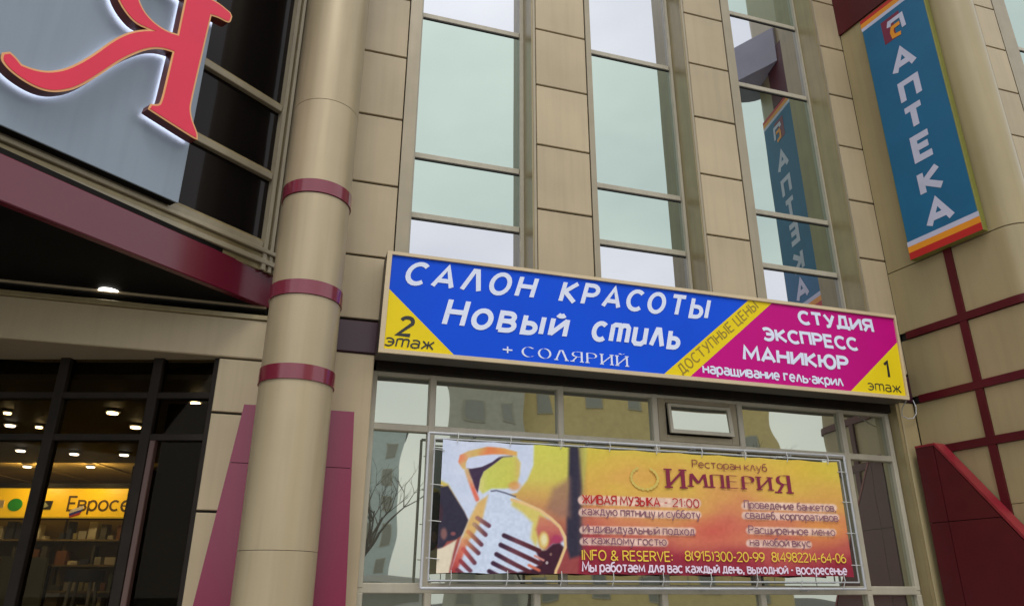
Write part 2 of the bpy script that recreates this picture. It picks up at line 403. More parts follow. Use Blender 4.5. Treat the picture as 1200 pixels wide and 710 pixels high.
def nib(mb, pts, hx, hz, o):
    for i in range(len(pts)-1):
        a, b = pts[i], pts[i+1]
        q = [(a[0]-hx, a[1]-hz), (a[0]+hx, a[1]+hz), (b[0]+hx, b[1]+hz), (b[0]-hx, b[1]-hz)]
        ar = sum(q[j][0]*q[(j+1)%4][1]-q[(j+1)%4][0]*q[j][1] for j in range(4))
        if abs(ar) < 1e-7: continue
        mb.flat(q, o + .00012*(i % 2))
def text(parent, s, m_, u0, u1, z0, h, o, weight=.12, shear=0., gap=.2, style='bold', name='lettering', xf=None, label=None, slope=0.):
    """flat print: the string s from u0 to u1 on the plane, cap height h above the base line z0"""
    toks = []; i = 0
    while i < len(s):
        if s[i+1:i+2] == '_' and s[i]+'_' in G: toks.append(s[i]+'_'); i += 2
        else: toks.append(s[i]); i += 1
    x = 0; lay = []
    for t in toks:
        w_, ss = G[t]; lay.append((x, ss)); x += w_ + (gap if t != ' ' else .0)
    tot = x - gap; hw = weight/2
    tot_w = tot + 2*hw
    su = (u1-u0-shear*h)/tot_w
    mb = MB()
    inset = weight/2
    for (gx, ss) in lay:
        for k, st in enumerate(ss):
            # inset vertical extremes so the stroke's outside meets cap height; work in metric space
            pts = []
            for (a, b) in st:
                b2 = inset + b*(1-2*inset)
                U, Z = (gx+a+hw)*su, b2*h
                pts.append((U, Z))
            closed = len(pts) > 3 and abs(pts[0][0]-pts[-1][0]) < 1e-6 and abs(pts[0][1]-pts[-1][1]) < 1e-6
            sub = MB()
            if style == 'serif':
                hx = weight/2*h
                nib(sub, pts, hx, weight*.10*h, 0)
                for e in ((0, -1) if not closed else ()):
                    a, b = st[e]
                    c_, d_ = st[1] if e == 0 else st[-2]
                    if (b <= .001 or b >= .999) and abs(d_-b) > .3:
                        Z = pts[e][1]; U = pts[e][0]
                        sub.flat([(U-hx*2.1, Z-h*.035), (U+hx*2.1, Z-h*.035), (U+hx*2.1, Z+h*.035), (U-hx*2.1, Z+h*.035)], .0002+.0001*(e+1))
            else:
                ribbon(sub, pts, hw*h, 0, closed)
            vs = []
            for (U, oo, Z) in sub.v:
                U += Z*shear
                U, Z = u0+U, z0+Z+slope*U
                if xf: U, Z = xf(U, Z)
                vs.append((U, o + oo + .0011*k, Z))
            mb.add(vs, sub.f)
    return mb.build(name, m_, parent, label=label)

# ================================================================== GROUND
g = MB(); g.box(-300, 300, -300, 300, -.5, 0)
asph = mat('worn asphalt', (.055, .054, .052, 1), .85, var=.2, nscale=1.5, bump=.004, bscale=90)
g.build('road', asph, None, WORLD, (0, 0, 0), kind='structure')
g = MB(); g.box(-12, 13, .3, 16, .004, .12); g.build('pavement', mat('concrete paving', (.24, .23, .21, 1), .8, var=.15, nscale=2, bump=.002), None, MAIN, (0, .3, 0), kind='structure')

# ================================================================== MAIN FACADE
SEAMS = [-.308 + .853*i for i in range(0, 16)]       # joints of the cladding boards
bld = thing('shopping_centre', 'beige clad facade with tall narrow mirrored windows between panel piers', 'building', MAIN, (3, 0, 0))
# solid core behind everything
mb = MB()
mb.box(-14, 14, -1.2, -.62, 4.12, 13.2)
mb.box(-.655, 14, -1.2, -.62, 0, 4.118)
mb.box(-14, -6.5, -1.2, -.62, 0, 4.118)
mb.build('core_wall', dark, bld)
PIERS = [(-3.6, -2.4), (-.9, .86), (2.445, 3.11), (4.61, 5.21), (6.85, 7.25), (10.2, 10.62), (12.9, 14.0)]
def pier(u0, u1, tl, tr, zb, m_=clad, zt=13.0):
    m1 = MB(); m1.box(u0+.004, u1-.004, -.6, -.028, zb, zt); m1.build('pier_core', dark, bld)
    m1 = MB()
    if tl: m1.box(u0-.012-tl, u0-.012, -.6, .002, zb, zt)
    m1.build('pier_edge', trimd, bld) if tl else None
    m1 = MB()
    if tl: m1.box(u0-.013-.03, u0-.0125, .002, .008, zb, zt)
    if tr: m1.box(u1+.012, u1+.012+tr, -.6, .002, zb, zt)
    if m1.v: m1.build('pier_edge', trim, bld)
    zs = [z for z in SEAMS if zb < z < zt]
    zs = [zb] + zs + [zt]
    for a, b in zip(zs, zs[1:]):
        if b-a > .05:
            panel(bld, u0, u1, a+.011, b-.011, -.026+random.uniform(-.0015, .0015), random.uniform(-.002, .002), m_)
pier(.34, .86, 0, .135, 4.12)
pier(2.445, 3.11, .048, .07, 4.12)
pier(4.61, 5.21, .045, .13, 4.12)
pier(6.85, 7.249, .045, 0, 4.12)
pier(10.2, 10.62, .05, .3, 4.12)
pier(-3.4, -.31, 0, 0, 4.12)
# slot and strip beside the column
mb = MB(); mb.box(.05, .30, -.5, -.012, 4.12, 13.0); mb.build('pier_edge', clad, bld)
mb = MB(); mb.box(.322, .338, -.3, .004, 5.62, 6.45); mb.build('drain_slot', dark, bld)
# tall windows
def window_strip(u0, u1, fl, fr_, bars, zb=4.12, zt=13.0, rec=-.37):
    """glass from u0 to u1 standing rec behind the cladding; frame left fl and right fr_"""
    m1 = MB(); m1.box(u0-.06, u1+.06, -.6, rec-.03, zb, zt)
    win = m1.build('window', dark, bld)
    m1 = MB()
    m1.box(fl, u0, rec-.028, rec+.05, zb, zt); m1.box(u1, fr_, rec-.028, rec+.05, zb, zt)
    m1.build('frame', framel, win)
    for z in bars:
        m2 = MB(); m2.box(u0+.001, u1-.001, rec-.027, rec+.016, z-.036, z+.036, .006); m2.build('transom', framel, win)
        m2 = MB(); m2.box(u0+.001, u1-.001, rec-.026, rec+.012, z-.054, z-.0365); m2.build('gasket', dark, win)
    bb = [zb] + list(bars) + [zt]
    for a, b in zip(bb, bb[1:]):
        mt = green_g if (5.5 < a < 8.3 or a > 9.6) else clear_m
        m2 = MB(); m2.box(u0, u1, rec-.012, rec, a+.03, b-.03)
        p = m2.build('pane', mt, win)
    return win
BARS = [5.55, 6.33, 8.38, 9.67, 10.49, 12.4]
window_strip(1.07, 2.34, 1.005, 2.385, BARS)
window_strip(3.26, 4.515, 3.185, 4.55, BARS)
window_strip(5.44, 6.77, 5.35, 6.793, BARS)
window_strip(11.02, 12.5, 10.94, 12.6, BARS)
# left window partner hidden behind the wing is not built; band of maroon over the ground floor
mb = MB(); mb.box(.12, 7.245, -.6, .018, 3.775, 4.10, .01); mb.build('fascia_band', mat('deep maroon band', (.045, .012, .022, 1), .3), bld)
mb = MB(); mb.box(.78, 6.98, -.6, -.10, 3.66, 3.773); mb.build('lintel', browns, bld)
# ground floor pilasters
for (a, b, nm) in ((.10, .745, 'pilaster'), (7.03, 7.245, 'pilaster')):
    mb = MB(); mb.box(a, b, -.6, -.001, 0, 3.77, .008); mb.build(nm, clad if a < 1 else clad2, bld)
mb = MB(); mb.box(6.99, 7.028, -.6, -.02, 0, 3.77); mb.build('pier_edge', trimd, bld)
# left pier, narrow boards between shop window and column
m1 = MB(); m1.box(-.65, .09, -.6, -.03, 0, 3.615); m1.build('pier_core', dark, bld)
for a, b in ((0, .545), (.545, 1.398), (1.398, 2.251), (2.251, 3.104), (3.104, 3.615)):
    panel(bld, -.655, .088, a+.011, b-.011, -.028, random.uniform(-.002, .002), clad)
mb = MB(); mb.box(-10, .11, -.7, .012, 3.62, 4.0, .01); mb.build('lintel', clad, bld)
mb = MB(); mb.box(-10, .11, -.7, .03, 4.002, 4.05, .005); mb.build('cornice', trimd, bld)

# ground floor shop window of the facade (behind the banners)
GO = -.2
lw = MB(); lw.box(.76, 6.97, -.6, GO-.06, 0, 3.655)
lwin = lw.build('window_wall', dark, bld)
MU = [.775, 1.365, 2.73, 3.83, 4.90, 6.29, 6.955]
MUL = [.775, 1.395, 2.45, 3.80, 4.94, 6.29, 6.955]
TR = [1.65, 3.11, 3.64]
def bar(u0, u1, z0, z1, o1=.05): 
    q = MB(); q.box(u0, u1, GO-.05, GO+o1, z0, z1, .008); return q.build('frame', framel, lwin)
for i, u in enumerate(MU):
    w_ = .034 if 0 < i < 6 else .03
    bar(u-w_, u+w_, 1.65, 3.66, .052)
for u in MUL: bar(u-.034, u+.034, .1, 1.61, .052)
bar(.745, 6.985, 1.605, 1.695, .046); bar(.745, 6.985, 3.075, 3.145, .046); bar(.745, 6.985, 3.62, 3.66, .046); bar(.745, 6.985, .1, .16, .046)
def pane(u0, u1, z0, z1, m_=low_g):
    q = MB(); q.box(u0, u1, GO-.012, GO, z0, z1); return q.build('pane', m_, lwin)
for i in range(6):
    pane(MU[i]+.03, MU[i+1]-.03, 1.69, 3.08)
    if i != 3: pane(MU[i]+.03, MU[i+1]-.03, 3.14, 3.625)
    pane(MUL[i]+.03, MUL[i+1]-.03, .15, 1.61)
# top-hung vent light, ajar
vu0, vu1, vz0, vz1 = 3.868, 4.862, 3.147, 3.622
for (a, b, c, d) in ((vu0, vu0+.10, vz0, vz1), (vu1-.09, vu1, vz0, vz1), (vu0+.10, vu1-.09, vz0, vz0+.075), (vu0+.10, vu1-.09, vz1-.05, vz1)):
    q = MB(); q.box(a, b, GO-.05, GO+.035, c, d, .006); q.build('frame', trim, lwin)
sash = MB()
su0, su1, sz0, sz1 = vu0+.11, vu1-.10, vz0+.085, vz1-.06
def so(z): return GO + .04 + (sz1-z)/(sz1-sz0)*.035
def sbox(mb, u0, u1, z0, z1, t0=0., t1=.03):
    vs = []
    for z in (z0, z1):
        for (u, t) in ((u0, t0), (u1, t0), (u1, t1), (u0, t1)): vs.append((u, so(z)+t, z))
    mb.add(vs, [(0,1,2,3),(7,6,5,4),(4,5,1,0),(5,6,2,1),(6,7,3,2),(7,4,0,3)])
sbox(sash, su0, su0+.035, sz0, sz1); sbox(sash, su1-.045, su1, sz0, sz1)
sbox(sash, su0+.035, su1-.045, sz0, sz0+.04); sbox(sash, su0+.035, su1-.045, sz1-.03, sz1)
sash.build('vent_sash', framel, lwin)
q = MB(); sbox(q, su0+.03, su1-.04, sz0+.035, sz1-.025, .008, .016); q.build('pane', low_g, lwin, label='small tilted pane of the open vent window')
q = MB(); q.box(vu0+.1, vu1-.09, GO-.055, GO-.03, vz0+.07, vz1-.05); q.build('vent_opening', dark, lwin)

# ================================================================== SHOPFRONT UNDER THE WING
shop = thing('shopfront', 'dark glazed shopfront under the overhang with brown frames', 'shopfront', SHOP, (-4, 0, 0))
sx0, sx1 = -9.5, -2.70
def sbar(u0, u1, z0, z1, o1=.05, o0=-.05, name='mullion', m_=browns):
    q = MB(); q.box(u0, u1, o0, o1, z0, z1, .006); return q.build(name, m_, shop)
SM = [-9.4, -7.9, -6.5, -5.3, -4.115, -3.255, -2.72]
for u in SM[1:-1]: sbar(u-.045, u+.045, .1, 3.9, .052)
sbar(-2.74, -2.69, .1, 3.9, .052)
for z in (2.89, 3.27): sbar(sx0, sx1, z-.03, z+.03, .044, name='transom')
sbar(sx0, sx1, .1, .22, .046, name='transom')
door = mat('reddish brown door frame', (.10, .055, .045, 1), .4)
sbar(-3.20, -3.15, .1, 2.86, .06, .0, 'door_frame', door)
for i in range(len(SM)-1):
    for (a, b) in ((.22, 2.86), (2.92, 3.24), (3.30, 3.9)):
        q = MB(); q.box(SM[i]+.04, SM[i+1]-.04, -.006, 0, a, b); q.build('pane', shop_g, shop)
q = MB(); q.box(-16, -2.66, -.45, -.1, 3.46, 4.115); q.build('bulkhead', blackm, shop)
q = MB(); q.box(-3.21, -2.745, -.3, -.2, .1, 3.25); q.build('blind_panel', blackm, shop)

# interior room
room = thing('shop_hall', 'dark shopping hall seen through the shopfront glass', 'room', SHOP, (-6, -3, 0), kind='structure')
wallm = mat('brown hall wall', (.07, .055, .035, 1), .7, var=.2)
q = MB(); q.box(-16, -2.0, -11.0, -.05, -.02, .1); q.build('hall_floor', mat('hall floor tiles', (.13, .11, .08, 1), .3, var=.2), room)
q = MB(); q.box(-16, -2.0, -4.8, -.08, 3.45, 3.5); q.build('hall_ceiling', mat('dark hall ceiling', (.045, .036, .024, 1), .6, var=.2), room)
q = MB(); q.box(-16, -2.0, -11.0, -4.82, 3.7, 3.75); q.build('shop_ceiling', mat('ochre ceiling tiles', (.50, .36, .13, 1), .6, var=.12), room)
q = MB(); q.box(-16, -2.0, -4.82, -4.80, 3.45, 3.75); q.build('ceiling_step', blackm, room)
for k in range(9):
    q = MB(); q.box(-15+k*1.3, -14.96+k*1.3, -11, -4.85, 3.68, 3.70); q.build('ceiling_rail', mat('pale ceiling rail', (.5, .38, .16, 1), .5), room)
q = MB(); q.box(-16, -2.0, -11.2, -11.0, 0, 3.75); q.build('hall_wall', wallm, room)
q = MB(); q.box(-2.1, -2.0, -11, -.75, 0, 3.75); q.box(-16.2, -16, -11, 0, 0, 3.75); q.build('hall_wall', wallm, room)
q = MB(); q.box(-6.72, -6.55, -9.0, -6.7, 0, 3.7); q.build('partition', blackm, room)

# lit yellow sign band in the hall
ys = thing('shop_sign', 'lit yellow sign band over the counter with dark lettering and logo tiles', 'sign', SHOP, (-8.4, -6.9, 2.84))
ym = mat('lit yellow acrylic', srgb(235, 190, 20), .4, emit=(1, .62, .02, 1), estr=.8, var=.05)
q = MB(); q.box(-11.5, -6.76, -7.05, -6.9, 2.84, 3.34, .01); q.build('light_box', ym, ys)
q = MB(); q.box(-11.6, -6.74, -7.1, -6.85, 3.345, 3.42); q.build('cornice', blackm, ys)
grp = mat('grey brown sign print', srgb(98, 72, 22), .5)
text(ys, 'Еврос', grp, -7.85, -6.93, 2.94, .27, -6.893, .14, gap=.16)
q = MB()
ribbon(q, arc(-6.82, 3.035, .07, .085, 55, 330, 9), .02, -6.893); q.flat([(-6.89, 3.025), (-6.77, 3.025), (-6.77, 3.05), (-6.89, 3.05)], -6.8925); q.build('lettering', grp, ys)
q = MB(); q.prism([(-7.78, 2.90), (-7.56, 2.98), (-7.55, 3.04), (-7.77, 2.96)], -6.893, -6.88); q.build('flag_stripe', mat('flag white', (.7, .7, .75, 1), .5), ys)
q = MB(); q.prism([(-7.77, 2.86), (-7.57, 2.935), (-7.56, 2.98), (-7.78, 2.90)], -6.893, -6.88); q.build('flag_stripe', mat('flag blue', (.03, .05, .4, 1), .5), ys)
q = MB(); q.prism([(-7.76, 2.83), (-7.6, 2.88), (-7.57, 2.934), (-7.77, 2.859)], -6.893, -6.88); q.build('flag_stripe', mat('flag red', (.5, .03, .03, 1), .5), ys)
q = MB(); q.prism(arc(-8.77, 3.05, .13, .11, 0, 360, 17)[:-1], -6.893, -6.885); q.build('logo_tile', mat('green logo', (.03, .4, .06, 1), .5), ys)
q = MB(); q.prism([(-8.42, 2.97), (-8.13, 2.97), (-8.11, 3.12), (-8.42, 3.12)], -6.893, -6.885); q.build('logo_tile', black, ys)
q = MB(); q.prism([(-8.36, 3.0), (-8.24, 3.0), (-8.17, 3.03), (-8.24, 3.09), (-8.32, 3.08)], -6.884, -6.88); q.build('logo_mark', mat('grey logo mark', (.35, .38, .25, 1), .5), ys)
q = MB(); q.prism([(-9.12, 3.0), (-8.97, 3.0), (-8.97, 3.13), (-9.12, 3.13)], -6.893, -6.885); q.build('logo_tile', mat('pale logo tile', (.65, .55, .4, 1), .5), ys)

# shop goods: wall shelves, counter, stands
gm = [mat('goods %d' % i, c, .5, var=.2) for i, c in enumerate([(.30, .27, .15, 1), (.09, .09, .08, 1), (.35, .34, .30, 1), (.10, .13, .08, 1), (.22, .10, .05, 1), (.5, .48, .4, 1), (.04, .05, .09, 1)])]
shm = mat('dull gold shelf', (.22, .17, .07, 1), .5)
for k in range(3):
    u0 = -10.9+k*1.45
    sh = thing('wall_shelf', ['wall shelf of goods at the far left under the yellow sign', 'wall shelf of goods below the logo tiles of the yellow sign', 'wall shelf of goods below the dark lettering of the yellow sign'][k], 'shelf', SHOP, (u0+.65, -7.3, .1), group='goods shelves under the yellow sign')
    q = MB(); q.box(u0, u0+1.4, -7.36, -7.3, .1, 2.83); q.build('back_panel', shm, sh)
    for r in range(6):
        z = .35+r*.42
        q = MB(); q.box(u0, u0+1.4, -7.298, -7.0, z, z+.03); q.build('shelf', shm, sh)
        x = u0+.04
        while x < u0+1.25:
            w_ = random.uniform(.04, .22); h = random.uniform(.05, .33)
            q = MB(); q.box(x, x+w_, -7.2, -7.05, z+.031, z+.03+h, .005)
            q.build('box', random.choice(gm), sh); x += w_+random.uniform(.01, .08)
ct = thing('counter', 'glazed sales counter in front of the goods shelves', 'counter', SHOP, (-7.6, -5.6, .1))
q = MB(); q.box(-8.6, -6.8, -5.9, -5.35, .1, 1.55); q.build('counter_body', shm, ct)
q = MB(); q.box(-8.65, -6.75, -5.95, -5.3, 1.552, 1.6); q.build('counter_top', gm[2], ct)
st = thing('display_stand', 'grey display board standing behind the shopfront glass', 'display stand', SHOP, (-5.6, -2.4, .1))
q = MB(); q.prism([(-5.95, .6), (-5.30, .6), (-5.34, 1.98), (-5.86, 2.0)], -2.45, -2.4); q.build('board', mat('grey green board', (.16, .17, .12, 1), .5), st)
for u in (-5.88, -5.36):
    q = MB(); q.box(u, u+.04, -2.5, -2.452, .1, 1.9); q.build('leg', blackm, st)
ea = thing('easel', 'pale folding easel beside the grey display board', 'easel', SHOP, (-6.3, -2.6, .1))
for (a, b) in (((-6.35, -2.6, 1.9), (-6.05, -2.55, .1)), ((-6.36, -2.6, 1.9), (-6.6, -2.5, .1)), ((-6.35, -2.62, 1.9), (-6.3, -3.0, .1))):
    q = MB(); q.tube([a, b], .02, 6); q.build('leg', gm[5], ea)
ch = thing('stool', 'tall stool with a dark blue seat near the door frame', 'stool', SHOP, (-4.75, -2.2, .1))
q = MB(); q.ring(-4.75, -2.2, 1.72, 1.84, .2, 20); q.build('seat', gm[6], ch, smooth=True)
for k in range(4):
    t = k*math.pi/2+.6; q = MB(); q.tube([(-4.75+.14*math.cos(t), -2.2+.14*math.sin(t), 1.72), (-4.75+.26*math.cos(t), -2.2+.26*math.sin(t), .1)], .018, 6); q.build('leg', gm[2], ch)

# lamps
lampe_w = mat('warm lamp glow', (1, .8, .5, 1), emit=(1, .78, .42, 1), estr=26)
lampe_c = mat('white lamp glow', (1, 1, 1, 1), emit=(1, .93, .85, 1), estr=16)
def lamp(x, y, z, r, m_, label, watts, colr, group='downlights in the shop hall ceiling'):
    t = thing('ceiling_light', label, 'ceiling light', WORLD, (x, -y, z), group=group)
    q = MB(); q.ring(x, -y, z-.03, z-.002, r*1.35, 20); q.build('housing', gm[2], t, smooth=True)
    q = MB()
    for i in range(1): q.ring(x, -y, z-.045, z-.031, r, 16)
    q.build('lens', m_, t, smooth=True)
    if watts:
        kind_ = 'POINT' if watts > 24 else 'SPOT'
        l = bpy.data.lights.new('lamp_glow', kind_); l.energy = watts; l.color = colr; l.shadow_soft_size = r
        if kind_ == 'SPOT': l.spot_size = R_(140); l.spot_blend = .6
        lo = bpy.data.objects.new('lamp_glow', l); COL.objects.link(lo); lo.parent = t; lo.location = (0, 0, -.06 if watts < 24 else -.22)
for (x, y, r, m_, w_, lb) in (
    (-5.47, 7.92, .035, lampe_w, 0, 'small warm downlight at the far left of the upper row'),
    (-5.56, 8.65, .035, lampe_w, 0, 'small warm downlight left of the first mullion'),
    (-4.32, 7.90, .055, lampe_w, 22, 'bright warm downlight, larger and higher of the glowing pair'),
    (-4.42, 8.64, .055, lampe_w, 22, 'bright warm downlight, lower right of the glowing pair'),
    (-3.24, 7.44, .045, lampe_w, 0, 'warm downlight high beside the pale pier'),
    (-3.22, 7.93, .035, lampe_w, 0, 'warm downlight half hidden by the edge of the pale pier'),
    (-5.85, 8.57, .05, lampe_c, 0, 'flat white downlight between the two small warm ones')):
    lamp(x, y, 3.449, r, m_, lb, w_, (1, .75, .4))
for (x, y, lb) in ((-6.74, 10.21, 'white downlight of the lower row, leftmost'), (-6.14, 10.46, 'white downlight of the lower row, right of the first mullion'),
                   (-5.47, 10.52, 'white downlight of the lower row, left of the second mullion'), (-4.83, 10.64, 'white downlight of the lower row, right of the second mullion')):
    lamp(x, y, 3.449, .055, lampe_c, lb, 8, (1, .9, .75))
for (x, y, lb) in ((-8.4, 13.0, 'added lamp lighting the ceiling and yellow sign above the logo tiles'), (-7.3, 13.0, 'added lamp lighting the ceiling and yellow sign above the lettering')):
    lamp(x, y, 3.67, .06, lampe_c, lb, 26, (1, .8, .42), 'added lamps over the yellow sign')  # unseen lamps added to brighten the shop ceiling and sign

# ================================================================== LEFT WING WITH OVERHANG
wing = thing('building_wing', 'angled overhanging wing with dark glass above a maroon beam', 'building', WING, (-3, 0, 4.1))
# window grid of the wing
q = MB(); q.box(-9.5, -.06, -.9, -.08, 4.5, 12); wback = q.build('window_wall', blackm, wing)
WB = [4.72, 5.48, 6.29, 7.9, 9.0, 10.6, 12.0]
WU = [-9.4, -7.1, -4.9, -2.7, -.13]
for i in range(4):
    for a, b in zip(WB, WB[1:]):
        q = MB(); q.box(WU[i]+.03, WU[i+1]-.03, -.02, -.01, a+.03, b-.03); q.build('pane', wing_g, wback)
for z in WB:
    q = MB(); q.box(-9.5, -.17, -.03, .045, z-.035, z+.035, .006); q.build('transom', trim, wback)
    q = MB(); q.box(-9.5, -.17, -.03, .015, z+.0355, z+.07); q.build('glazing_bead', trimd, wback)
for u in WU[:-1]:
    q = MB(); q.box(u-.04, u+.04, -.03, .055, 4.5, 12, .006); q.build('mullion', trim, wback)
for (a, b, o1, m_) in ((-.165, -.125, .06, trim), (-.1245, -.085, .02, trimd), (-.0845, -.05, .05, trim), (-.0495, -.02, .0, trimd), (-.0195, .02, .07, trim)):
    q = MB(); q.box(a, b, -.1, o1, 4.47, 12); q.build('corner_trim', m_, wing)
q = MB(); q.tube([(.0, .09, 6.3), (.0, .09, 12)], .014, 8); q.build('conduit', mat('pale conduit', (.6, .5, .32, 1), .4), wing, smooth=True)
# stepped sill below the glass
for (z0, z1, o1, m_) in ((4.64, 4.683, .075, trim), (4.585, 4.638, .04, trimd), (4.53, 4.583, .065, trim), (4.47, 4.528, .03, trimd)):
    q = MB(); q.box(-9.5, -.02, -.2, o1, z0, z1, .006); q.build('sill', m_, wing)
# volume behind
wp = [WING.w(0, -.9, 0), WING.w(-9.5, -.9, 0), WING.w(-12, -4.5, 0), MAIN.w(-12, -1, 0)]
W2 = lambda P: ((P-WING.org).dot(WING.u), (P-WING.org).dot(WING.n))
q = MB(); q.hprism([W2(p) for p in (WING.w(-.15, -.92, 0), WING.w(-9.5, -.92, 0), MAIN.w(-11, -.3, 0), MAIN.w(-.6, -.3, 0))][::-1], 4.3, 12.05); q.build('rear_block', dark, wing)
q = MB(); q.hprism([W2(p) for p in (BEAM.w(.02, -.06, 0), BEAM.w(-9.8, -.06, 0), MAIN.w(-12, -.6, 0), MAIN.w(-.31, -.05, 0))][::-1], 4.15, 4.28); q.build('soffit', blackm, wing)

beam = thing('fascia_beam', 'long glossy maroon beam along the foot of the overhanging wing', 'beam', BEAM, (-5, 0, 4.17))
q = MB()
for a, b in ((-9.8, -4.903), (-4.897, .03)):
    q = MB(); q.box(a, b, -.07, .0, 4.145, 4.49, .008); q.build('panel', maroon, beam)
q = MB(); q.box(-9.8, .03, -.115, -.01, 4.491, 4.535); q.build('cap_strip', blackm, beam)

dl = thing('ceiling_light', 'round white downlight alone in the black soffit', 'ceiling light', WORLD, (-3.66, -6.22, 4.18))
q = MB(); q.ring(-3.66, -6.22, 4.155, 4.178, .115, 28); q.build('housing', gm[2], dl, smooth=True)
q = MB(); q.ring(-3.66, -6.22, 4.14, 4.154, .085, 28); q.build('lens', mat('soffit lamp glow', (1, 1, 1, 1), emit=(1, .98, .9, 1), estr=6), dl, smooth=True)

# grey sign panel with the red letter
sg = thing('illuminated_sign', 'grey sign panel with a big raised red letter on the overhanging wing', 'sign', WING, (-3.2, .15, 4.70))
q = MB(); q.box(-5.2, -1.135, .152, .165, 4.70, 6.95, .003); q.build('back_panel', steel, sg)
q = MB(); q.box(-5.19, -1.15, .06, .151, 4.702, 6.9); q.build('shadow_gap_body', blackm, sg)  # body blackened to paint the shadow gap below the grey panel
def bez(pts):
    return pts
outer = [(-1.50,6.67),(-1.66,6.72),(-1.85,6.71),(-2.0,6.63),(-2.09,6.48),(-2.11,6.32),(-2.06,6.18),(-1.98,6.085),(-1.86,6.02),(-1.74,6.045),
         (-1.80,6.00),(-1.90,5.90),(-2.00,5.75),(-2.12,5.51),(-2.25,5.305),(-2.36,5.20),(-2.46,5.155),(-2.54,5.145),(-2.59,5.18),(-2.63,5.195),(-2.67,5.16),(-2.67,5.11),(-2.64,5.075),
         (-2.58,5.045),(-2.50,5.025),(-2.42,5.02),(-2.34,5.035),(-2.26,5.08),(-2.16,5.175),(-2.04,5.365),(-1.91,5.60),(-1.82,5.73),(-1.74,5.83),(-1.66,5.905),(-1.58,5.95),(-1.51,5.97),
         (-1.515,5.70),(-1.52,5.44),(-1.545,5.40),(-1.60,5.375),(-1.61,5.32),(-1.60,5.315),(-1.19,5.27),(-1.15,5.275),(-1.15,5.31),(-1.175,5.36),(-1.205,5.40),(-1.235,5.45),(-1.26,5.52),(-1.265,5.60),
         (-1.25,6.10),(-1.235,6.58),(-1.16,6.61),(-1.07,6.62),(-1.04,6.65),(-1.035,6.72),(-1.06,6.75),(-1.21,6.77),(-1.38,6.72)]
hole = [(-1.50,6.17),(-1.60,6.135),(-1.72,6.14),(-1.82,6.19),(-1.885,6.28),(-1.90,6.40),(-1.86,6.52),(-1.76,6.60),(-1.62,6.62),(-1.50,6.60)]
def letter_mesh(name, off, ext, o, m_, parent, bev=0):
    cu = bpy.data.curves.new('letter', 'CURVE'); cu.dimensions = '2D'; cu.fill_mode = 'BOTH'; cu.extrude = ext; cu.offset = off
    for poly in (outer, hole):
        sp_ = cu.splines.new('POLY'); sp_.points.add(len(poly)-1); sp_.use_cyclic_u = True
        for i, p in enumerate(poly): sp_.points[i].co = (p[0], p[1], 0, 1)
    ob = bpy.data.objects.new('tmp', cu); COL.objects.link(ob)
    dg = bpy.context.evaluated_depsgraph_get(); dg.update()
    me = bpy.data.meshes.new_from_object(ob.evaluated_get(dg)); 
    mb_ = MB(); mb_.v = [(v.co.x, o + v.co.z, v.co.y) for v in me.vertices]; mb_.f = [tuple(p.vertices) for p in me.polygons]; mb_.mi = [0]*len(mb_.f)
    bpy.data.objects.remove(ob); bpy.data.curves.remove(cu); bpy.data.meshes.remove(me)
    return mb_.build(name, m_, parent)
def soften(poly):
    for it in range(2):
        res = []; n = len(poly)
        for i in range(n):
            a, b, c = Vector(poly[i-1]), Vector(poly[i]), Vector(poly[(i+1) % n])
            if (b-a).angle(c-b) > R_(42): res.append(tuple(b))
            else: res += [tuple(b+(a-b)*.25), tuple(b+(c-b)*.25)]
        poly = res
    return poly
outer, hole = soften(outer), soften(hole)
let = letter_mesh('letter', 0, .05, .252, mat('oxblood letter side', (.11, .016, .014, 1), .4), sg)
letter_mesh('gold_edge', 0.002, .003, .304, mat('gold edge trim', srgb(230, 170, 110), .35), let)
letter_mesh('letter_face', -.014, .003, .3085, mat('red acrylic face', srgb(220, 26, 66), .3, emit=(1, .05, .11, 1), estr=.06, var=.04), let)
letter_mesh('halo_light', -.016, .004, .198, mat('halo led glow', (1, 1, 1, 1), emit=(.95, .90, 1, 1), estr=4.2), let)

# ================================================================== COLUMN AND ITS PEDESTAL
az = R_(-16.65); cx, cy = 6.35*math.sin(az), 6.35*math.cos(az)
colo = thing('round_column', 'tall round beige column with maroon bands in front of the facade', 'column', WORLD, (cx, -cy, 0))
RC = .302
segs = [(.0, 1.9), (1.904, 3.215), (3.345, 3.955), (4.09, 4.93), (5.07, 5.93), (5.936, 8.4), (8.406, 11), (11.006, 13)]
for a, b in segs:
    q = MB(); q.ring(cx, -cy, a, b, RC, 96); q.build('shaft_section', colm, colo, smooth=True)
q = MB(); q.ring(cx, -cy, 0, 12.9, RC-.012, 48); q.build('core', dark, colo)
for z in (3.28, 4.022, 5.0):
    q = MB(); q.ring(cx, -cy, z-.064, z+.064, RC+.012, 96); q.build('band', mat('maroon band metal', (.20, .022, .042, 1), .22, metal=.1, coat=.5, var=.03), colo, smooth=True)
ped = thing('tapered_pedestal', 'raspberry red tapered buttress standing behind the round column', 'buttress', MAIN, (.1, .2, 0))
for (z0, z1) in ((.12, 2.615), (2.621, 3.115)):
    l = lambda z: -.37 - (3.115-z)*.108
    r = lambda z: .565 + (3.115-z)*.035
    q = MB(); q.prism([(l(z0), z0), (r(z0), z0), (r(z1), z1), (l(z1), z1)], .31, .35)
    q.build('panel', fuchs, ped)
q = MB(); q.prism([(-.70, .1), (.66, .1), (.555, 3.10), (-.36, 3.10)], .01, .308); q.build('body', fuchs, ped)

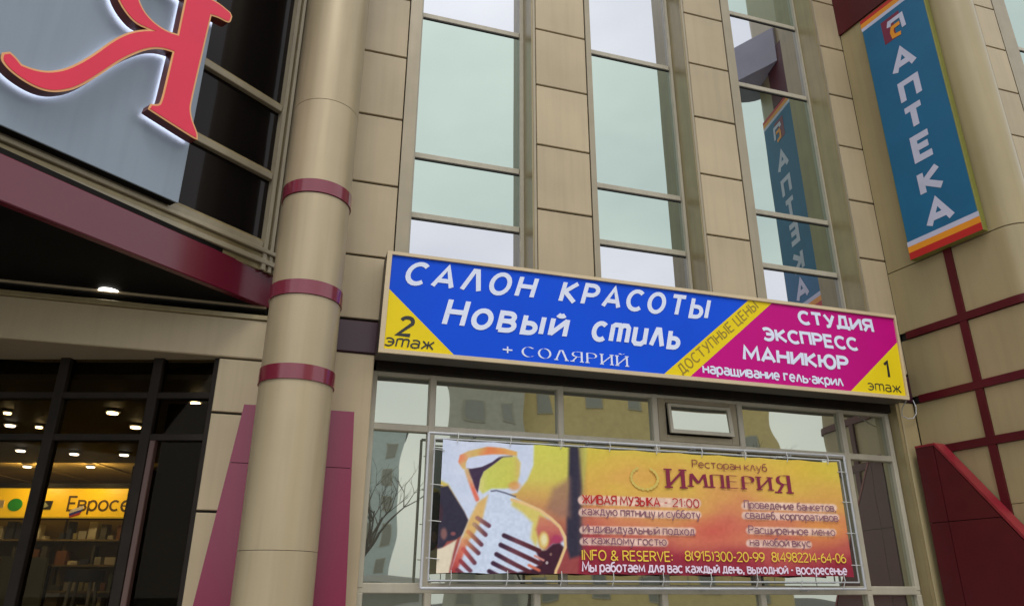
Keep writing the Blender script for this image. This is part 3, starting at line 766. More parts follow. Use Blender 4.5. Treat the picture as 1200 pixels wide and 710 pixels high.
# ================================================================== RIGHT BAY
bay = thing('rounded_bay', 'beige clad bay tinted ochre for bounced light with rounded nose and dark red grid bars', 'building', RIGHT, (.6, 0, 0))
rc, s_end = .25, 1.45
path = [(0.0, 0, 0, 1), (.3, 0, 0, 1), (s_end, 0, 0, 1)]
for i in range(1, 19):
    t = R_(90 - i*7.8)
    path.append((s_end + rc*math.cos(t), -rc + rc*math.sin(t), math.cos(t), math.sin(t)))
u_, o_, nu, no = path[-1]
# straight rear flank of the bay back to the facade
du, do = no, -nu
path.append((u_ + du*3.2, o_ + do*3.2, nu, no))
def sub(a, b):
    """the part of the bay's plan path between arc lengths a and b"""
    res = []; L = 0
    for i in range(len(path)-1):
        p, q_ = path[i], path[i+1]; d = math.hypot(q_[0]-p[0], q_[1]-p[1])
        def at(t): 
            v = tuple(p[k]+(q_[k]-p[k])*t for k in range(4)); n_ = math.hypot(v[2], v[3]); return (v[0], v[1], v[2]/n_, v[3]/n_)
        if L + d > a and L < b:
            if not res: res.append(at(max(0, (a-L)/d)))
            res.append(at(min(1, (b-L)/d)))
        L += d
    return res
TOT = sum(math.hypot(path[i+1][0]-path[i][0], path[i+1][1]-path[i][1]) for i in range(len(path)-1))
q = MB(); q.sweep(sub(0, TOT), 0, 13, -.2, -.03); q.build('core_wall', dark, bay)
BZ = [3.175, 3.80, 4.605]
BU = [0, .79, .88, 2.2, TOT]
rows = [(0, .9), (.9, 1.75), (1.75, 2.5), (2.5, 3.13), (3.22, 3.755), (3.845, 4.555), (4.65, 5.475)]
for (a, b) in rows:
    for (s0, s1) in ((.003, .788), (.882, 2.3), (2.31, 3.6)):
        q = MB(); q.sweep(sub(s0, s1), a+.003, b-.003, -.026, random.uniform(-.002, .003)); q.build('panel', clad2, bay, smooth=True)
for (a, b) in ((5.485, 9.33), (9.335, 13)):
    q = MB(); q.sweep(sub(.003, TOT-.01), a, b, -.026, 0); q.build('shell_panel', clad2, bay, smooth=True)
for z in BZ:
    q = MB(); q.sweep(sub(.10, 3.6), z-.045, z+.045, -.025, .03); q.build('grid_bar', redbar, bay, smooth=True)
for (a, b) in ((.0, 3.128), (3.222, 3.753), (3.847, 4.558), (4.652, 5.52)):
    q = MB(); q.sweep(sub(.79, .88), a, b, -.025, .027); q.build('grid_bar', redbar, bay)
# maroon band high on the flat side, pale canopy swelling round the nose above it
q = MB(); q.sweep(sub(.0, 1.1), 9.345, 10.4, -.02, .03); q.build('band', redbar, bay)
lav = mat('lavender grey canopy composite', (.48, .47, .60, 1), .3, coat=.4)
q = MB(); n = 0; vs = []
cp_ = sub(.75, 1.85)
for i, (u, o, nu_, no_) in enumerate(cp_):
    aa = math.degrees(math.atan2(no_, nu_)); t1 = .04 if i == 0 else .04 + .5*min(1, max(0, (aa-5)/45))
    for t, z in ((t1, 10.1), (t1, 10.8), (-.01, 10.8), (-.01, 10.1)): vs.append((u+nu_*t, o+no_*t, z))
fs = []
for i in range(len(cp_)-1):
    a, b = 4*i, 4*i+4
    for j in range(4): fs.append((a+j, a+(j+1) % 4, b+(j+1) % 4, b+j))
n = len(cp_); fs += [(0, 3, 2, 1), (4*n-4, 4*n-3, 4*n-2, 4*n-1)]
q.add(vs, fs); q.build('canopy', lav, bay, smooth=True)

but = thing('sloped_buttress', 'dark red panelled buttress with a sloping bright red edge at the lower right', 'buttress', RIGHT, (.8, .1, 0))
SL = (3.205-2.13)/(1.04-.28)
zt = lambda u: 3.205 - (u-.28)*SL
def bp(pts, o0=.175, o1=.2): 
    q = MB(); q.prism(pts, o0, o1); return q.build('panel', redbar, but)
e = .004
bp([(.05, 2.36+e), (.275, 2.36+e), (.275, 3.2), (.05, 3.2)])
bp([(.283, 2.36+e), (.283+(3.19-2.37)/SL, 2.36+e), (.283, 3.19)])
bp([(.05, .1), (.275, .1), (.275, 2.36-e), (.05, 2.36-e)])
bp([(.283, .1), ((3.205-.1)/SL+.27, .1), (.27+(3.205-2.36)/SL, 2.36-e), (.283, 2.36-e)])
q = MB(); q.prism([(.055, .1), (2.4, .1), (.27, 3.19), (.055, 3.19)], .03, .172); q.build('body', dark, but)
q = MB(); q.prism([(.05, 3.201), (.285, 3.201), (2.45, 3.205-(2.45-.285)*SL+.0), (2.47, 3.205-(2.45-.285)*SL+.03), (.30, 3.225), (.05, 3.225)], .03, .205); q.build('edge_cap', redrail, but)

# ================================================================== PHARMACY BANNER ON THE BAY
ph = thing('pharmacy_sign', 'tall teal sign on the bay reading АПТЕКА downwards', 'sign', RIGHT, (.9, .1, 5.48))
q = MB(); q.box(.425, 1.36, .03, .118, 5.48, 9.22, .004); q.build('box', mat('sign box side', srgb(120, 120, 50), .5), ph)
OB = .1195
q = MB(); q.box(.437, 1.348, .118, OB, 5.72, 9.03); q.build('sheet', teal, ph)
for nm_, m_, a, b in (('stripe', tealw, 5.655, 5.72), ('stripe', orange, 5.575, 5.655), ('stripe', redp, 5.482, 5.575), ('stripe', tealw, 9.03, 9.085), ('stripe', orange, 9.085, 9.16), ('stripe', redp, 9.16, 9.218)):
    q = MB(); q.box(.427, 1.358, .118, OB, a, b); q.build(nm_, m_, ph)
def bigletter(ch_, u0, u1, z0, z1):
    text(ph, ch_, tealw, u0, u1, z0, z1-z0, OB+.002, .235, name='lettering')
bigletter('А', .72, 1.10, 8.03, 8.40)
bigletter('П', .75, 1.07, 7.56, 7.90)
bigletter('Т', .73, 1.05, 7.14, 7.50)
bigletter('Е', .75, 1.06, 6.68, 7.06)
bigletter('К', .73, 1.08, 6.20, 6.56)
bigletter('А', .71, 1.11, 5.76, 6.12)
q = MB(); q.box(.72, .90, .1201, .1215, 8.58, 8.95); q.box(.90, 1.0, .1201, .1215, 8.83, 8.95); q.build('logo_block', crims, ph)
q = MB(); ribbon(q, [(.82, 8.80), (.84, 8.865), (1.02, 8.865), (1.03, 8.66)], .03, .1235); q.build('logo_mark', tealw, ph)
q = MB(); ribbon(q, [(.98, 8.76), (.87, 8.76), (.85, 8.70), (.86, 8.62), (.97, 8.60)], .028, .1235); q.build('logo_mark', orange, ph)

# ================================================================== BEAUTY SALON SIGN
sn = thing('beauty_salon_sign', 'long blue and magenta light box sign reading САЛОН КРАСОТЫ Новый стиль', 'sign', MAIN, (3.8, .3, 3.70))
sa = [(.742, 3.705), (6.885, 3.715), (6.925, 4.765), (.765, 4.755)]
q = MB(); q.prism(sa, .05, .288); q.build('box', mat('sign box metal', (.07, .06, .05, 1), .5), sn)
q = MB()
def edge(a, b, c, d): q.prism([a, b, c, d], .05, .302)
ins = [(.790, 3.745), (6.855, 3.755), (6.895, 4.725), (.812, 4.722)]
for i in range(4):
    j = (i+1) % 4; q = MB(); q.prism([sa[i], sa[j], ins[j], ins[i]], .2885, .312); q.build('frame', creamf, sn)
OS = .2895
q = MB(); q.flat([ins[0], ins[1], ins[2], ins[3]], OS); q.build('sheet', blue, sn)
q = MB(); q.flat([(4.02, 3.7499), (6.855, 3.755), (6.895, 4.725), (5.165, 4.7225)], OS+.0012); q.build('magenta_field', magen, sn)
q = MB(); q.flat([(3.72, 3.7495), (4.03, 3.750), (5.18, 4.7225), (4.87, 4.7222)], OS+.0022); q.build('diagonal_stripe', yel, sn)
q = MB(); q.flat([(.790, 3.745), (1.475, 3.746), (.804, 4.36)], OS+.0012); q.build('yellow_corner', yel, sn)
q = MB(); q.flat([(6.855, 3.755), (6.883, 4.42), (6.08, 3.754)], OS+.0022); q.build('yellow_corner', yel, sn)
OT = OS+.004
text(sn, 'САЛОН', whitet, .92, 2.36, 4.42, .265, OT, .18, .30, .38)
text(sn, 'КРАСОТЫ', whitet, 2.55, 4.39, 4.42, .265, OT, .18, .30, .36)
text(sn, 'Новый', whitet, 1.33, 2.71, 4.03, .315, OT, .165, .24, .32)
text(sn, 'ст_и_ль', whitet, 2.90, 4.0, 4.035, .315, OT, .165, .24, .32)
text(sn, '+', whitet, 1.95, 2.07, 3.79, .15, OT, .10, 0, .2)
text(sn, 'СОЛЯРИЙ', whitet, 2.15, 3.32, 3.79, .125, OT, .17, 0, .32, style='serif')
text(sn, '2', black, .89, 1.09, 3.885, .215, OT, .17, .18)
text(sn, 'эт_аж', black, .79, 1.29, 3.775, .125, OT, .12, .18, .18)
text(sn, 'СТУДИЯ', whitet, 5.51, 6.57, 4.50, .18, OT, .215, -.05, .2)
text(sn, 'ЭКСПРЕСС', whitet, 5.00, 6.30, 4.25, .17, OT, .215, -.05, .2)
text(sn, 'МАНИКЮР', whitet, 4.70, 6.13, 3.99, .185, OT, .215, .05, .2)
text(sn, 'наращивание гель·акрил', whitet, 4.19, 6.00, 3.80, .13, OT, .16, 0, .18)
text(sn, '1', black, 6.60, 6.71, 3.955, .22, OT, .16, .05)
text(sn, 'эт_аж', black, 6.33, 6.81, 3.79, .125, OT, .10, .05, .18)
ang = math.atan2(4.7225-3.75, 5.02-3.87)
def diag(U, Z): return (3.905+U*math.cos(ang)-Z*math.sin(ang), 3.775+U*math.sin(ang)+Z*math.cos(ang))
text(sn, 'ДОСТУПНЫЕ ЦЕНЫ', olivet, .02, 1.40, -.045, .12, OT, .12, 0, .24, xf=diag)

# cable drooping from the sign's right end
q = MB(); pts = [(6.93, .25, 3.76), (6.94, .12, 3.66), (6.98, .06, 3.59), (7.06, .05, 3.56), (7.15, .05, 3.57), (7.21, .05, 3.63), (7.225, .05, 3.72), (7.22, .03, 3.80)]
q.tube(pts, .006, 8); q.build('cable', alum, None, MAIN, (7.08, .05, 3.56), smooth=True, label='white cable hanging in a loop below the right end of the long sign', cat='cable')

# ================================================================== RESTAURANT BANNER
fr2 = thing('banner_frame', 'white double tube frame that the restaurant banner is laced to', 'frame', MAIN, (3.7, .0, 1.65))
A0 = [(1.30, 1.65), (6.115, 1.665), (6.105, 3.075), (1.315, 3.045)]
A1 = [(1.365, 1.715), (6.045, 1.73), (6.04, 3.02), (1.375, 2.995)]
for poly, r in ((A0, .014), (A1, .008)):
    for i in range(4):
        a, b = poly[i], poly[(i+1) % 4]
        q = MB(); q.tube([(a[0], -.01, a[1]), (b[0], -.01, b[1])], r, 10); q.build('tube', alum, fr2, smooth=True)
for u in (1.8, 3.0, 4.2, 5.4):
    for z in (1.65, 3.05):
        q = MB(); q.tube([(u, -.02, z), (u, -.15, z)], .012, 8); q.build('bracket', alum, fr2, smooth=True)

bn = thing('restaurant_banner', 'yellow to red printed banner with a vintage microphone reading ИМПЕРИЯ', 'banner', MAIN, (3.7, .02, 1.775))
def bpt(a, b):
    L0, L1 = 1.43+.02*b, 5.965+.01*b
    u = L0+(L1-L0)*a; z = (1.775+.005*a) + ((2.985+.012*a)-(1.775+.005*a))*b
    return u, z
# ---- the printed picture, painted point by point on a fine sheet mesh
import numpy as np
def paint_banner():
    NU, NZ = 760, 200
    a = np.linspace(0, 1, NU+1)[None, :].repeat(NZ+1, 0); b = np.linspace(0, 1, NZ+1)[:, None].repeat(NU+1, 1)
    L0, L1 = 1.43+.02*b, 5.965+.01*b
    u = L0+(L1-L0)*a; z0 = 1.775+.005*a; z1 = 2.985+.012*a
    zf = z0+(z1-z0)*b
    z = zf - .010*np.abs(np.sin(a*np.pi*9))*np.clip((b-.9)/.1, 0, 1)**2 + .010*np.abs(np.sin(a*np.pi*9))*np.clip((.1-b)/.1, 0, 1)**2
    o = .018 + .006*np.sin(a*31+b*2)*np.sin(b*np.pi) + .003*np.sin(a*70+1)*(b**3+(1-b)**3)
    # sheet points projected to the camera's image pixels (x to the right, y down)
    w = .04845*u+.06503*zf+1
    X = (176.51739*u+39.4242*zf+282.93069)/w; Y = (34.1467*u-120.4816*zf+960.44191)/w
    rng = np.random.RandomState(4)
    def noise(sx, sy):
        g = rng.rand(60, 80); fx = (X-500)/sx % 78; fy = (Y-500)/sy % 58
        ix, iy = fx.astype(int), fy.astype(int); tx, ty = fx-ix, fy-iy; tx = tx*tx*(3-2*tx); ty = ty*ty*(3-2*ty)
        return (g[iy, ix]*(1-tx)+g[iy, ix+1]*tx)*(1-ty)+(g[iy+1, ix]*(1-tx)+g[iy+1, ix+1]*tx)*ty
    n1, n2, n3 = noise(60, 26), noise(22, 12), noise(3, 3)
    def ramp(t, stops):
        xs = [s_[0] for s_ in stops]; return np.stack([np.interp(t, xs, [s_[1][k] for s_ in stops]) for k in range(3)], -1)
    yy = Y - .055*(X-700)*.6 + (n1-.5)*34 + (n2-.5)*12
    C = ramp(yy, [(520, (206, 188, 72)), (556, (214, 174, 80)), (588, (212, 152, 88)), (615, (204, 122, 90)), (640, (176, 78, 76)), (655, (152, 46, 62)), (680, (134, 34, 56))])
    def blend(mask, col):
        nonlocal C
        C = C*(1-mask[..., None]) + np.array(col, float)*mask[..., None] if not isinstance(col, np.ndarray) else C*(1-mask[..., None]) + col*mask[..., None]
    def inside(poly):
        ins = np.zeros(X.shape, bool); d = np.full(X.shape, 1e9); n = len(poly)
        for i in range(n):
            (x0, y0), (x1, y1) = poly[i], poly[(i+1) % n]
            c = ((y0 > Y) != (y1 > Y)) & (X < (x1-x0)*(Y-y0)/((y1-y0) or 1e-9)+x0); ins ^= c
            d = np.minimum(d, segd(x0, y0, x1, y1))
        return np.where(ins, d, -d)
    def segd(x0, y0, x1, y1):
        dx, dy = x1-x0, y1-y0; t = np.clip(((X-x0)*dx+(Y-y0)*dy)/(dx*dx+dy*dy+1e-9), 0, 1)
        return np.hypot(X-x0-t*dx, Y-y0-t*dy)
    def poly(pts, col, blur=1.2, k=1.):
        m_ = np.clip(.5+inside(pts)/(2*blur), 0, 1); m_ = m_*m_*(3-2*m_); blend(m_*k, col)
    def stroke(pts, wd, col, blur=.9, k=1.):
        d = np.full(X.shape, 1e9)
        for (p, q_) in zip(pts, pts[1:]): d = np.minimum(d, segd(*p, *q_))
        m_ = np.clip(.5+(wd/2-d)/(2*blur), 0, 1); blend(m_*k, col)
    def blob(x, y, rx, ry, col, k=1., soft=.5):
        r = np.hypot((X-x)/rx, (Y-y)/ry); blend(np.clip((1-r)/soft, 0, 1)*k, col)
    blob(835, 622, 55, 22, (196, 74, 76), .7, 1); blob(962, 622, 40, 24, (230, 158, 74), .8, 1); blob(940, 548, 60, 20, (222, 190, 60), .5, 1)
    LIL, DK = (203, 213, 234), (50, 46, 64)
    # left picture
    g_ = ramp(Y + (n1-.5)*10, [(520, (205, 205, 88)), (560, (204, 192, 92)), (580, (205, 165, 92)), (600, (190, 130, 92)), (640, (150, 70, 70))])
    poly([(505, 505), (690, 505), (676, 690), (500, 690)], g_, 2)
    poly([(667, 515), (678, 515), (682, 570), (681, 600), (682, 630), (682, 650), (668, 654), (664, 640), (664, 600), (666, 572)], DK, 3)
    blend(np.clip((690-X)/14, 0, 1)*np.clip((X-676)/5, 0, 1)*np.clip((655-Y)/10, 0, 1)*.55, (95, 75, 80))
    poly([(648, 572), (668, 560), (668, 605), (655, 606), (640, 596)], (150, 112, 96), 6, .8)
    face = [(515, 510), (626, 514), (625, 545), (618, 562), (606, 577), (585, 582), (565, 590), (557, 593), (552, 609), (549, 610), (544, 600), (525, 567), (515, 562)]
    poly(face, np.array(LIL)+(n2[..., None]-.5)*np.array([14, 10, 8]), 2.0)
    poly([(589, 535), (605, 534), (610, 542), (609, 556), (605, 570), (592, 572), (576, 572), (566, 578), (561, 573), (562, 563), (566, 552), (576, 545)], ramp(X, [(558, (216, 206, 140)), (572, (200, 203, 98)), (600, (200, 198, 92)), (612, (214, 180, 110))]), 2.0)
    blob(603, 569, 9, 7, (214, 150, 92), .8)
    poly([(549, 549), (561, 547), (571, 543), (583, 536), (590, 535), (577, 545), (567, 552), (563, 561), (560, 577), (556, 571), (553, 561), (548, 553)], (66, 48, 74), 1.1)
    stroke([(548, 548), (561, 546), (572, 542), (584, 535.5), (600, 534)], 1.6, (92, 78, 84), .9, .7)
    lipc = ramp(X + (n2-.5)*20, [(537, (226, 132, 96)), (548, (214, 176, 118)), (562, (212, 178, 104)), (575, (226, 130, 82)), (590, (224, 148, 86)), (606, (214, 182, 96))])
    poly([(537, 541), (539, 533), (549, 528), (571, 523), (591, 524.5), (606, 529), (606, 534), (591, 532), (576, 532), (561, 533.5), (549, 536), (546, 543), (546, 550), (542, 549)], lipc, 1.3)
    poly([(547, 548), (547, 540), (563, 535), (586, 534), (577, 541), (565, 546.5), (553, 548.5)], (206, 214, 238), 1.0)
    stroke([(547, 551), (550, 560), (554, 571), (559.5, 585)], 5.0, ramp(Y, [(550, (206, 178, 128)), (562, (212, 160, 120)), (574, (224, 112, 92)), (590, (216, 120, 98))]), 1.3)
    poly([(525, 569), (544, 599), (549.5, 611), (542, 626), (534, 632), (524, 634), (517, 643), (512, 643), (512, 571)], DK, 1.4)
    blob(520, 625, 5, 9, (150, 104, 98), .8); blob(531, 625, 4, 3, (170, 96, 96), .7); blob(516, 601, 4, 14, (72, 40, 48), .6)
    poly([(505, 645), (519, 641), (535, 632), (531, 648), (527, 666), (525, 690), (505, 690)], (224, 212, 188), 1.6)
    # microphone
    head = [(557, 590), (568, 580), (580, 577), (597, 579), (614, 588), (633, 596.5), (646, 606), (656, 615), (663, 628), (663.5, 641), (658, 656), (652, 671), (650, 690), (520, 690), (527, 672), (533, 651), (539, 632), (548, 612)]
    poly(head, np.array((202, 214, 236))+(n3[..., None]-.5)*8, 1.2)
    poly([(560, 588), (572, 580), (566, 606), (556, 625), (548, 634), (540, 634), (548, 612)], (216, 178, 112), 2.2)
    poly([(541, 630), (550, 628), (543, 650), (536, 668), (534, 690), (521, 690), (528, 668), (534, 650)], ramp(Y, [(630, (214, 160, 116)), (650, (206, 104, 90)), (672, (160, 56, 60))]), 2.2)
    poly([(600, 585), (614, 589), (633, 598), (640, 606), (634, 622), (628, 640), (622, 630), (624, 612), (612, 600), (600, 592)], (212, 196, 108), 3.0)
    poly([(632, 604), (646, 609), (656, 618), (661, 632), (655, 637), (648, 637), (640, 644), (634, 640), (628, 620)], ramp(Y, [(604, (204, 138, 100)), (622, (192, 104, 96)), (636, (168, 60, 84))]), 2.6)
    blob(652, 631, 7, 6, (168, 58, 96), .9)
    poly([(628, 645), (640, 644), (648, 637), (656, 636), (661, 641), (657, 655), (651, 669), (649, 690), (600, 690), (604, 672), (621, 668), (634, 660)], (62, 28, 44), 1.8)
    blob(637, 633, 8, 13, (212, 176, 92), 1, .4); blob(637.5, 632, 5.5, 10, (230, 220, 172), 1, .6)
    for p, q_ in (((591, 627), (632, 645)), ((587, 638), (633, 660)), ((582, 649), (620, 670)), ((578, 659.5), (604, 673)), ((573.4, 669), (586, 676))):
        stroke([p, q_], 5.4, ramp(X, [(p[0]+4, (62, 36, 58)), (p[0]+14, (104, 58, 70)), (p[0]+34, (84, 34, 44))]), .8)
    stroke([(627, 651), (637, 656)], 2.6, (206, 140, 130), .8); stroke([(620, 662), (632, 668)], 3.4, (204, 108, 84), .9)
    blob(645.5, 649, 2, 2.5, (150, 120, 110), .8); blob(641, 659, 2.2, 2.6, (190, 176, 176), .9)
    for i, (p, q_) in enumerate((((559.5, 606.5), (573, 615.5)), ((556, 614), (569, 626)), ((549, 623), (564, 637.5)), ((546, 634), (560.5, 647.5)), ((543, 643), (556, 659)), ((540, 657), (551, 669)), ((536, 668), (546, 677)))):
        c0 = np.array([(168, 120, 104), (176, 140, 112), (206, 140, 92), (206, 136, 96), (200, 92, 84), (150, 60, 66), (120, 50, 60)][i], float)
        t = np.clip((X-p[0])/(q_[0]-p[0]), 0, 1)[..., None]
        stroke([p, q_], 5.2, c0*(1-t)+np.array((104, 60, 76), float)*t, .9)
    stroke([(600, 585), (614, 589.5), (633, 598), (646, 607.5), (656, 617), (662, 629), (662.5, 641), (657, 655), (651.5, 669), (650, 690)], 3.2, (228, 190, 132), .9)
    stroke([(576, 575), (582, 574.3), (592, 577), (604, 581.5)], 1.5, (84, 88, 112), .7)
    # pale patches behind the small print
    for (x0, y0, x1, y1, wd) in ((683, 585.5, 816, 589.5, 11), (683, 600, 817, 603, 9.5), (684, 620.5, 811, 622.5, 9.5), (684, 634, 779, 635.5, 9), (874, 592, 976, 595, 9.5), (874, 603.5, 979, 606, 9), (879, 621, 976, 623.5, 9), (879, 636, 947, 638, 9)):
        stroke([(x0, y0), (x1, y1)], wd, np.array((230, 198, 184), float)+(n3[..., None]-.5)*26, 1.1, .92)
    C = C + (n3[..., None]-.5)*7
    lin = np.clip(C*1.06/255, 0, 1); lin = np.where(lin <= .04045, lin/12.92, ((lin+.055)/1.055)**2.4)
    fr, base = INFO[bn.name]
    co = np.stack([u-base[0], -(o-base[1]), z-base[2]], -1).reshape(-1, 3).astype(np.float32)
    idx = (np.arange(NZ)[:, None]*(NU+1)+np.arange(NU)[None, :]).reshape(-1)
    quads = np.stack([idx, idx+1, idx+NU+2, idx+NU+1], -1).astype(np.int32)
    me = bpy.data.meshes.new('sheet'); me.vertices.add(len(co)); me.vertices.foreach_set('co', co.ravel())
    me.loops.add(quads.size); me.loops.foreach_set('vertex_index', quads.ravel())
    me.polygons.add(len(quads)); me.polygons.foreach_set('loop_start', np.arange(0, quads.size, 4, dtype=np.int32))
    me.update(calc_edges=True)
    at = me.color_attributes.new('print', 'FLOAT_COLOR', 'POINT')
    at.data.foreach_set('color', np.concatenate([lin.reshape(-1, 3), np.ones((len(co), 1))], 1).astype(np.float32).ravel())
    mt = bpy.data.materials.new('printed banner fabric'); mt.use_nodes = True
    n, l = mt.node_tree.nodes, mt.node_tree.links; bs = n['Principled BSDF']; bs.inputs['Roughness'].default_value = .5; bs.inputs['Specular IOR Level'].default_value = .25
    vc = n.new('ShaderNodeVertexColor'); vc.layer_name = 'print'; l.new(vc.outputs['Color'], bs.inputs['Base Color'])
    me.materials.append(mt); me.polygons.foreach_set('use_smooth', [True]*len(me.polygons))
    ob = bpy.data.objects.new('sheet', me); COL.objects.link(ob); ob.parent = bn
paint_banner()
OBT = .029
wine = mat('wine print', srgb(130, 22, 60), .45); plum = mat('plum print', srgb(140, 92, 108), .45)
yelp = mat('yellow print', srgb(240, 205, 70), .45); whp = mat('white print', srgb(235, 215, 235), .45)
def halo(s, m_, u0, u1, z0, h, w_=.13, gap=.12, sty='bold', halo_m=None, k=2.4):
    text(bn, s, m_, u0, u1, z0, h, OBT, w_, 0, gap, style=sty)
halo('Ресторан клуб', wine, 4.12, 5.04, 2.845, .085, .10, .14, halo_m=None)
text(bn, 'И', wine, 3.80, 4.03, 2.61, .225, OBT+.001, .2, .0, style='serif')
text(bn, 'МПЕРИ', wine, 4.06, 5.08, 2.635, .165, OBT+.001, .22, .0, .28, style='serif')
text(bn, 'Я', wine, 5.12, 5.32, 2.61, .225, OBT+.001, .2, .0, style='serif')
halo('ЖИВАЯ МУЗЫКА', redp, 2.86, 3.72, 2.43, .095, .14, .14, k=2.2)
halo('- 21:00', redp, 3.76, 4.17, 2.435, .09, .12, .16, k=2.2)
halo('каждую пятницу и субботу', plum, 2.86, 4.17, 2.325, .085, .12, .14)
halo('Индивидуальный подход', plum, 2.86, 4.09, 2.16, .085, .12, .14)
halo('к каждому гостю', plum, 2.86, 3.76, 2.055, .085, .12, .14)
halo('Проведение банкетов,', plum, 4.70, 5.86, 2.45, .085, .12, .14)
halo('свадеб, корпоративов', plum, 4.70, 5.87, 2.345, .085, .12, .14)
halo('Расширенное меню', plum, 4.72, 5.80, 2.195, .085, .12, .14)
halo('на любой вкус', plum, 4.72, 5.47, 2.075, .085, .12, .14)
halo('INFO & RESERVE:', yelp, 2.84, 3.82, 1.905, .10, .12, .16, halo_m=None)
halo('8(915)300-20-99', yelp, 3.95, 4.88, 1.915, .10, .12, .12, halo_m=None)
halo('8(49822)4-64-06', yelp, 4.96, 5.89, 1.92, .10, .12, .12, halo_m=None)
halo('Мы работаем для вас каждый день, выходной - воскресенье', whp, 2.84, 5.88, 1.80, .10, .15, .16, halo_m=None)
laurel = mat('laurel print', srgb(212, 190, 95), .5)
for sd in (-1, 1):
    q = MB()
    for k in range(9):
        t = R_(-80 + k*17); cx_, cz_ = 3.56+sd*.15*math.cos(t), 2.71+.11*math.sin(t)
        d = R_(90)+t; dx, dz = sd*math.cos(d)*.03, math.sin(d)*.03
        nx_, nz2 = sd*math.cos(t)*.018, math.sin(t)*.018
        q.flat([(cx_-dx, cz_-dz), (cx_+nx_, cz_+nz2), (cx_+dx, cz_+dz), (cx_-nx_, cz_-nz2)], OBT+.0004*(k % 2))
    q.build('laurel_branch', laurel, bn)
# lacing ties: each a cord loop from eyelet to tube
def tie(a, b):
    q = MB(); q.tube([(a[0], .03, a[1]), ((a[0]+b[0])/2+.006, .035, (a[1]+b[1])/2), (b[0], .012, b[1])], .0045, 6)
    q.build('tie', mat('tie cord', (.6, .6, .58, 1), .6), bn)
for i in range(9):
    a = .03 + i*.1175
    u, z = bpt(a, 1); tie((u, z-.03), (u+.012, z+.075))
    u, z = bpt(a, 0); tie((u, z+.03), (u-.008, z-.10))
for i in range(4):
    b = .1+i*.27
    u, z = bpt(0, b); tie((u+.02, z), (u-.1, z+.01))
    u, z = bpt(1, b); tie((u-.02, z), (u+.12, z))

# ================================================================== STREET BEHIND THE CAMERA (seen in the glass)
def block(name, label, x, y, w, d, h, rot, m_, wm, rows, cols, rf, cornice=True):
    F = Fr(rot, (x, y, 0)); t = thing(name, label, 'building', F, (0, 0, 0))
    q = MB(); q.box(-w/2, w/2, -d, 0, 0, h); q.build('wall', m_, t)
    q = MB(); q.box(-w/2-.3, w/2+.3, -d-.3, .3, h, h+.5); q.build('roof', rf, t)
    for r in range(rows):
        for c in range(cols):
            u = -w/2 + (c+.5)*w/cols; z = 1.2 + r*(h-1.5)/rows
            q = MB(); q.box(u-.5, u+.5, .002, .06, z-.1, z+1.5); f_ = q.build('window', mat('cream window surround', (.45, .42, .33, 1), .7), t)
            q = MB(); q.box(u-.42, u+.42, .061, .07, z, z+1.42); q.build('pane', wm, f_)
    return t
dgl = mat('dark street window', (.32, .32, .29, 1), .2, spec=.6)
def seen(az_, dist):
    """a spot in the street at the given bearing and distance from the mirrored viewpoint behind the glass"""
    o = -_n*14; a = R_(az_); return o.x+math.sin(a)*dist, o.y+math.cos(a)*dist
roofm = mat('roof tin', (.2, .2, .2, 1), .5)
x_, y_ = seen(135.5, 46); block('apartment_house', 'yellow plastered house reflected in the middle ground floor panes', x_, y_, 15, 10, 16.5, 228, mat('yellow plaster', (.80, .62, .28, 1), .8, var=.08), dgl, 4, 5, roofm)
x_, y_ = seen(147.6, 45); block('office_block', 'grey concrete house beside the yellow one in the reflections', x_, y_, 4.6, 9, 15.2, 238, mat('grey plaster', (.56, .54, .46, 1), .8, var=.08), dgl, 4, 2, roofm)
x_, y_ = seen(156.6, 80); block('office_tower', 'pale blue tower reflected in the leftmost ground floor pane', x_, y_, 6.5, 8, 18, 246, mat('pale blue facade', (.62, .72, .76, 1), .5, var=.06), dgl, 6, 3, roofm)
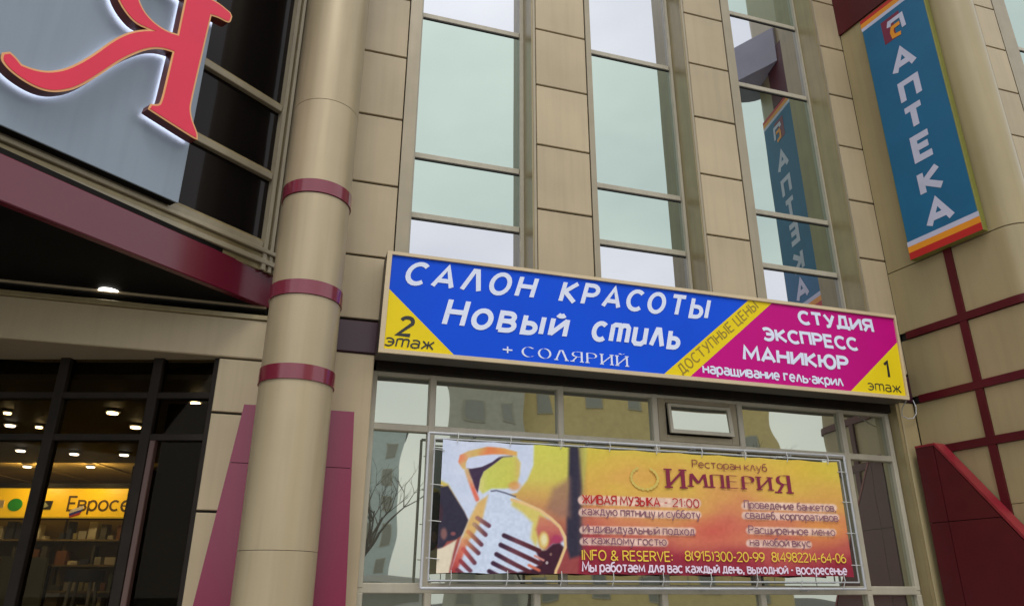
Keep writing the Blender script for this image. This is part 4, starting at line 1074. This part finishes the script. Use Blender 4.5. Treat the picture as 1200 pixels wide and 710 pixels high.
# bare trees
bark = mat('bare bark', (.06, .045, .03, 1), .9, var=.2)
def tree(x, y, h, label, seed):
    rnd = random.Random(seed)
    t = thing('bare_tree', label, 'tree', WORLD, (x, -y, 0), group='bare trees across the street')
    tr = MB(); cr2 = MB()
    def grow(p, d, L, r, lv):
        pts = [p]; 
        for k in range(3):
            d = (d + Vector((rnd.uniform(-.18, .18), rnd.uniform(-.18, .18), rnd.uniform(-.05, .12)))).normalized(); pts.append(pts[-1] + d*L/3)
        (tr if lv == 0 else cr2).tube([(a.x, -a.y, a.z) for a in pts], r, 5 if lv < 2 else 3, False, r*.6)
        if lv < 5:
            for k in range(3 if lv < 4 else 2):
                a = rnd.uniform(0, 6.28); s_ = rnd.uniform(.45, .85)
                nd = (d + Vector((math.cos(a), math.sin(a), rnd.uniform(-.1, .5)))*s_).normalized()
                grow(pts[rnd.choice((2, 3))], nd, L*rnd.uniform(.6, .8), r*.55, lv+1)
    grow(Vector((x, y, 0)), Vector((0, 0, 1)), h*.36, h*.02, 0)
    tr.build('trunk', bark, t); cr2.build('crown', bark, t)
x_, y_ = seen(156.5, 27); tree(x_, y_, 6.5, 'bare tree reflected in the leftmost ground floor pane', 3)
x_, y_ = seen(145, 34); tree(x_, y_, 7.5, 'bare tree in front of the yellow house, reflected in the panes', 5)
x_, y_ = seen(128, 36); tree(x_, y_, 8.5, 'bare tree farther right in the reflections', 8)
# parked van
van = thing('parked_van', 'white van parked across the street, reflected low in the glass', 'van', Fr(247, (*seen(157.5, 24), 0)), (0, 0, 0))
vp = mat('white van paint', (.7, .71, .72, 1), .25, coat=.6)
q = MB(); q.prism([(-2.4, .45), (2.3, .45), (2.45, .9), (2.35, 1.15), (1.5, 1.35), (.95, 2.05), (.6, 2.2), (-2.3, 2.2), (-2.45, 1.9)], -1.9, 0); q.build('body', vp, van)
q = MB(); q.prism([(.55, 1.35), (1.35, 1.35), (.9, 1.95), (.55, 2.0)], .001, .02); q.build('window', dgl, van)
q = MB(); q.prism([(-2.1, 1.35), (.4, 1.35), (.4, 2.0), (-2.1, 2.0)], .001, .02); q.build('window', dgl, van)
for u in (-1.5, 1.45):
    for o in (-1.88, -.2):
        q = MB(); q.tube([(u, o, .36), (u, o+.22, .36)], .36, 20); q.build('wheel', black, van, smooth=True)
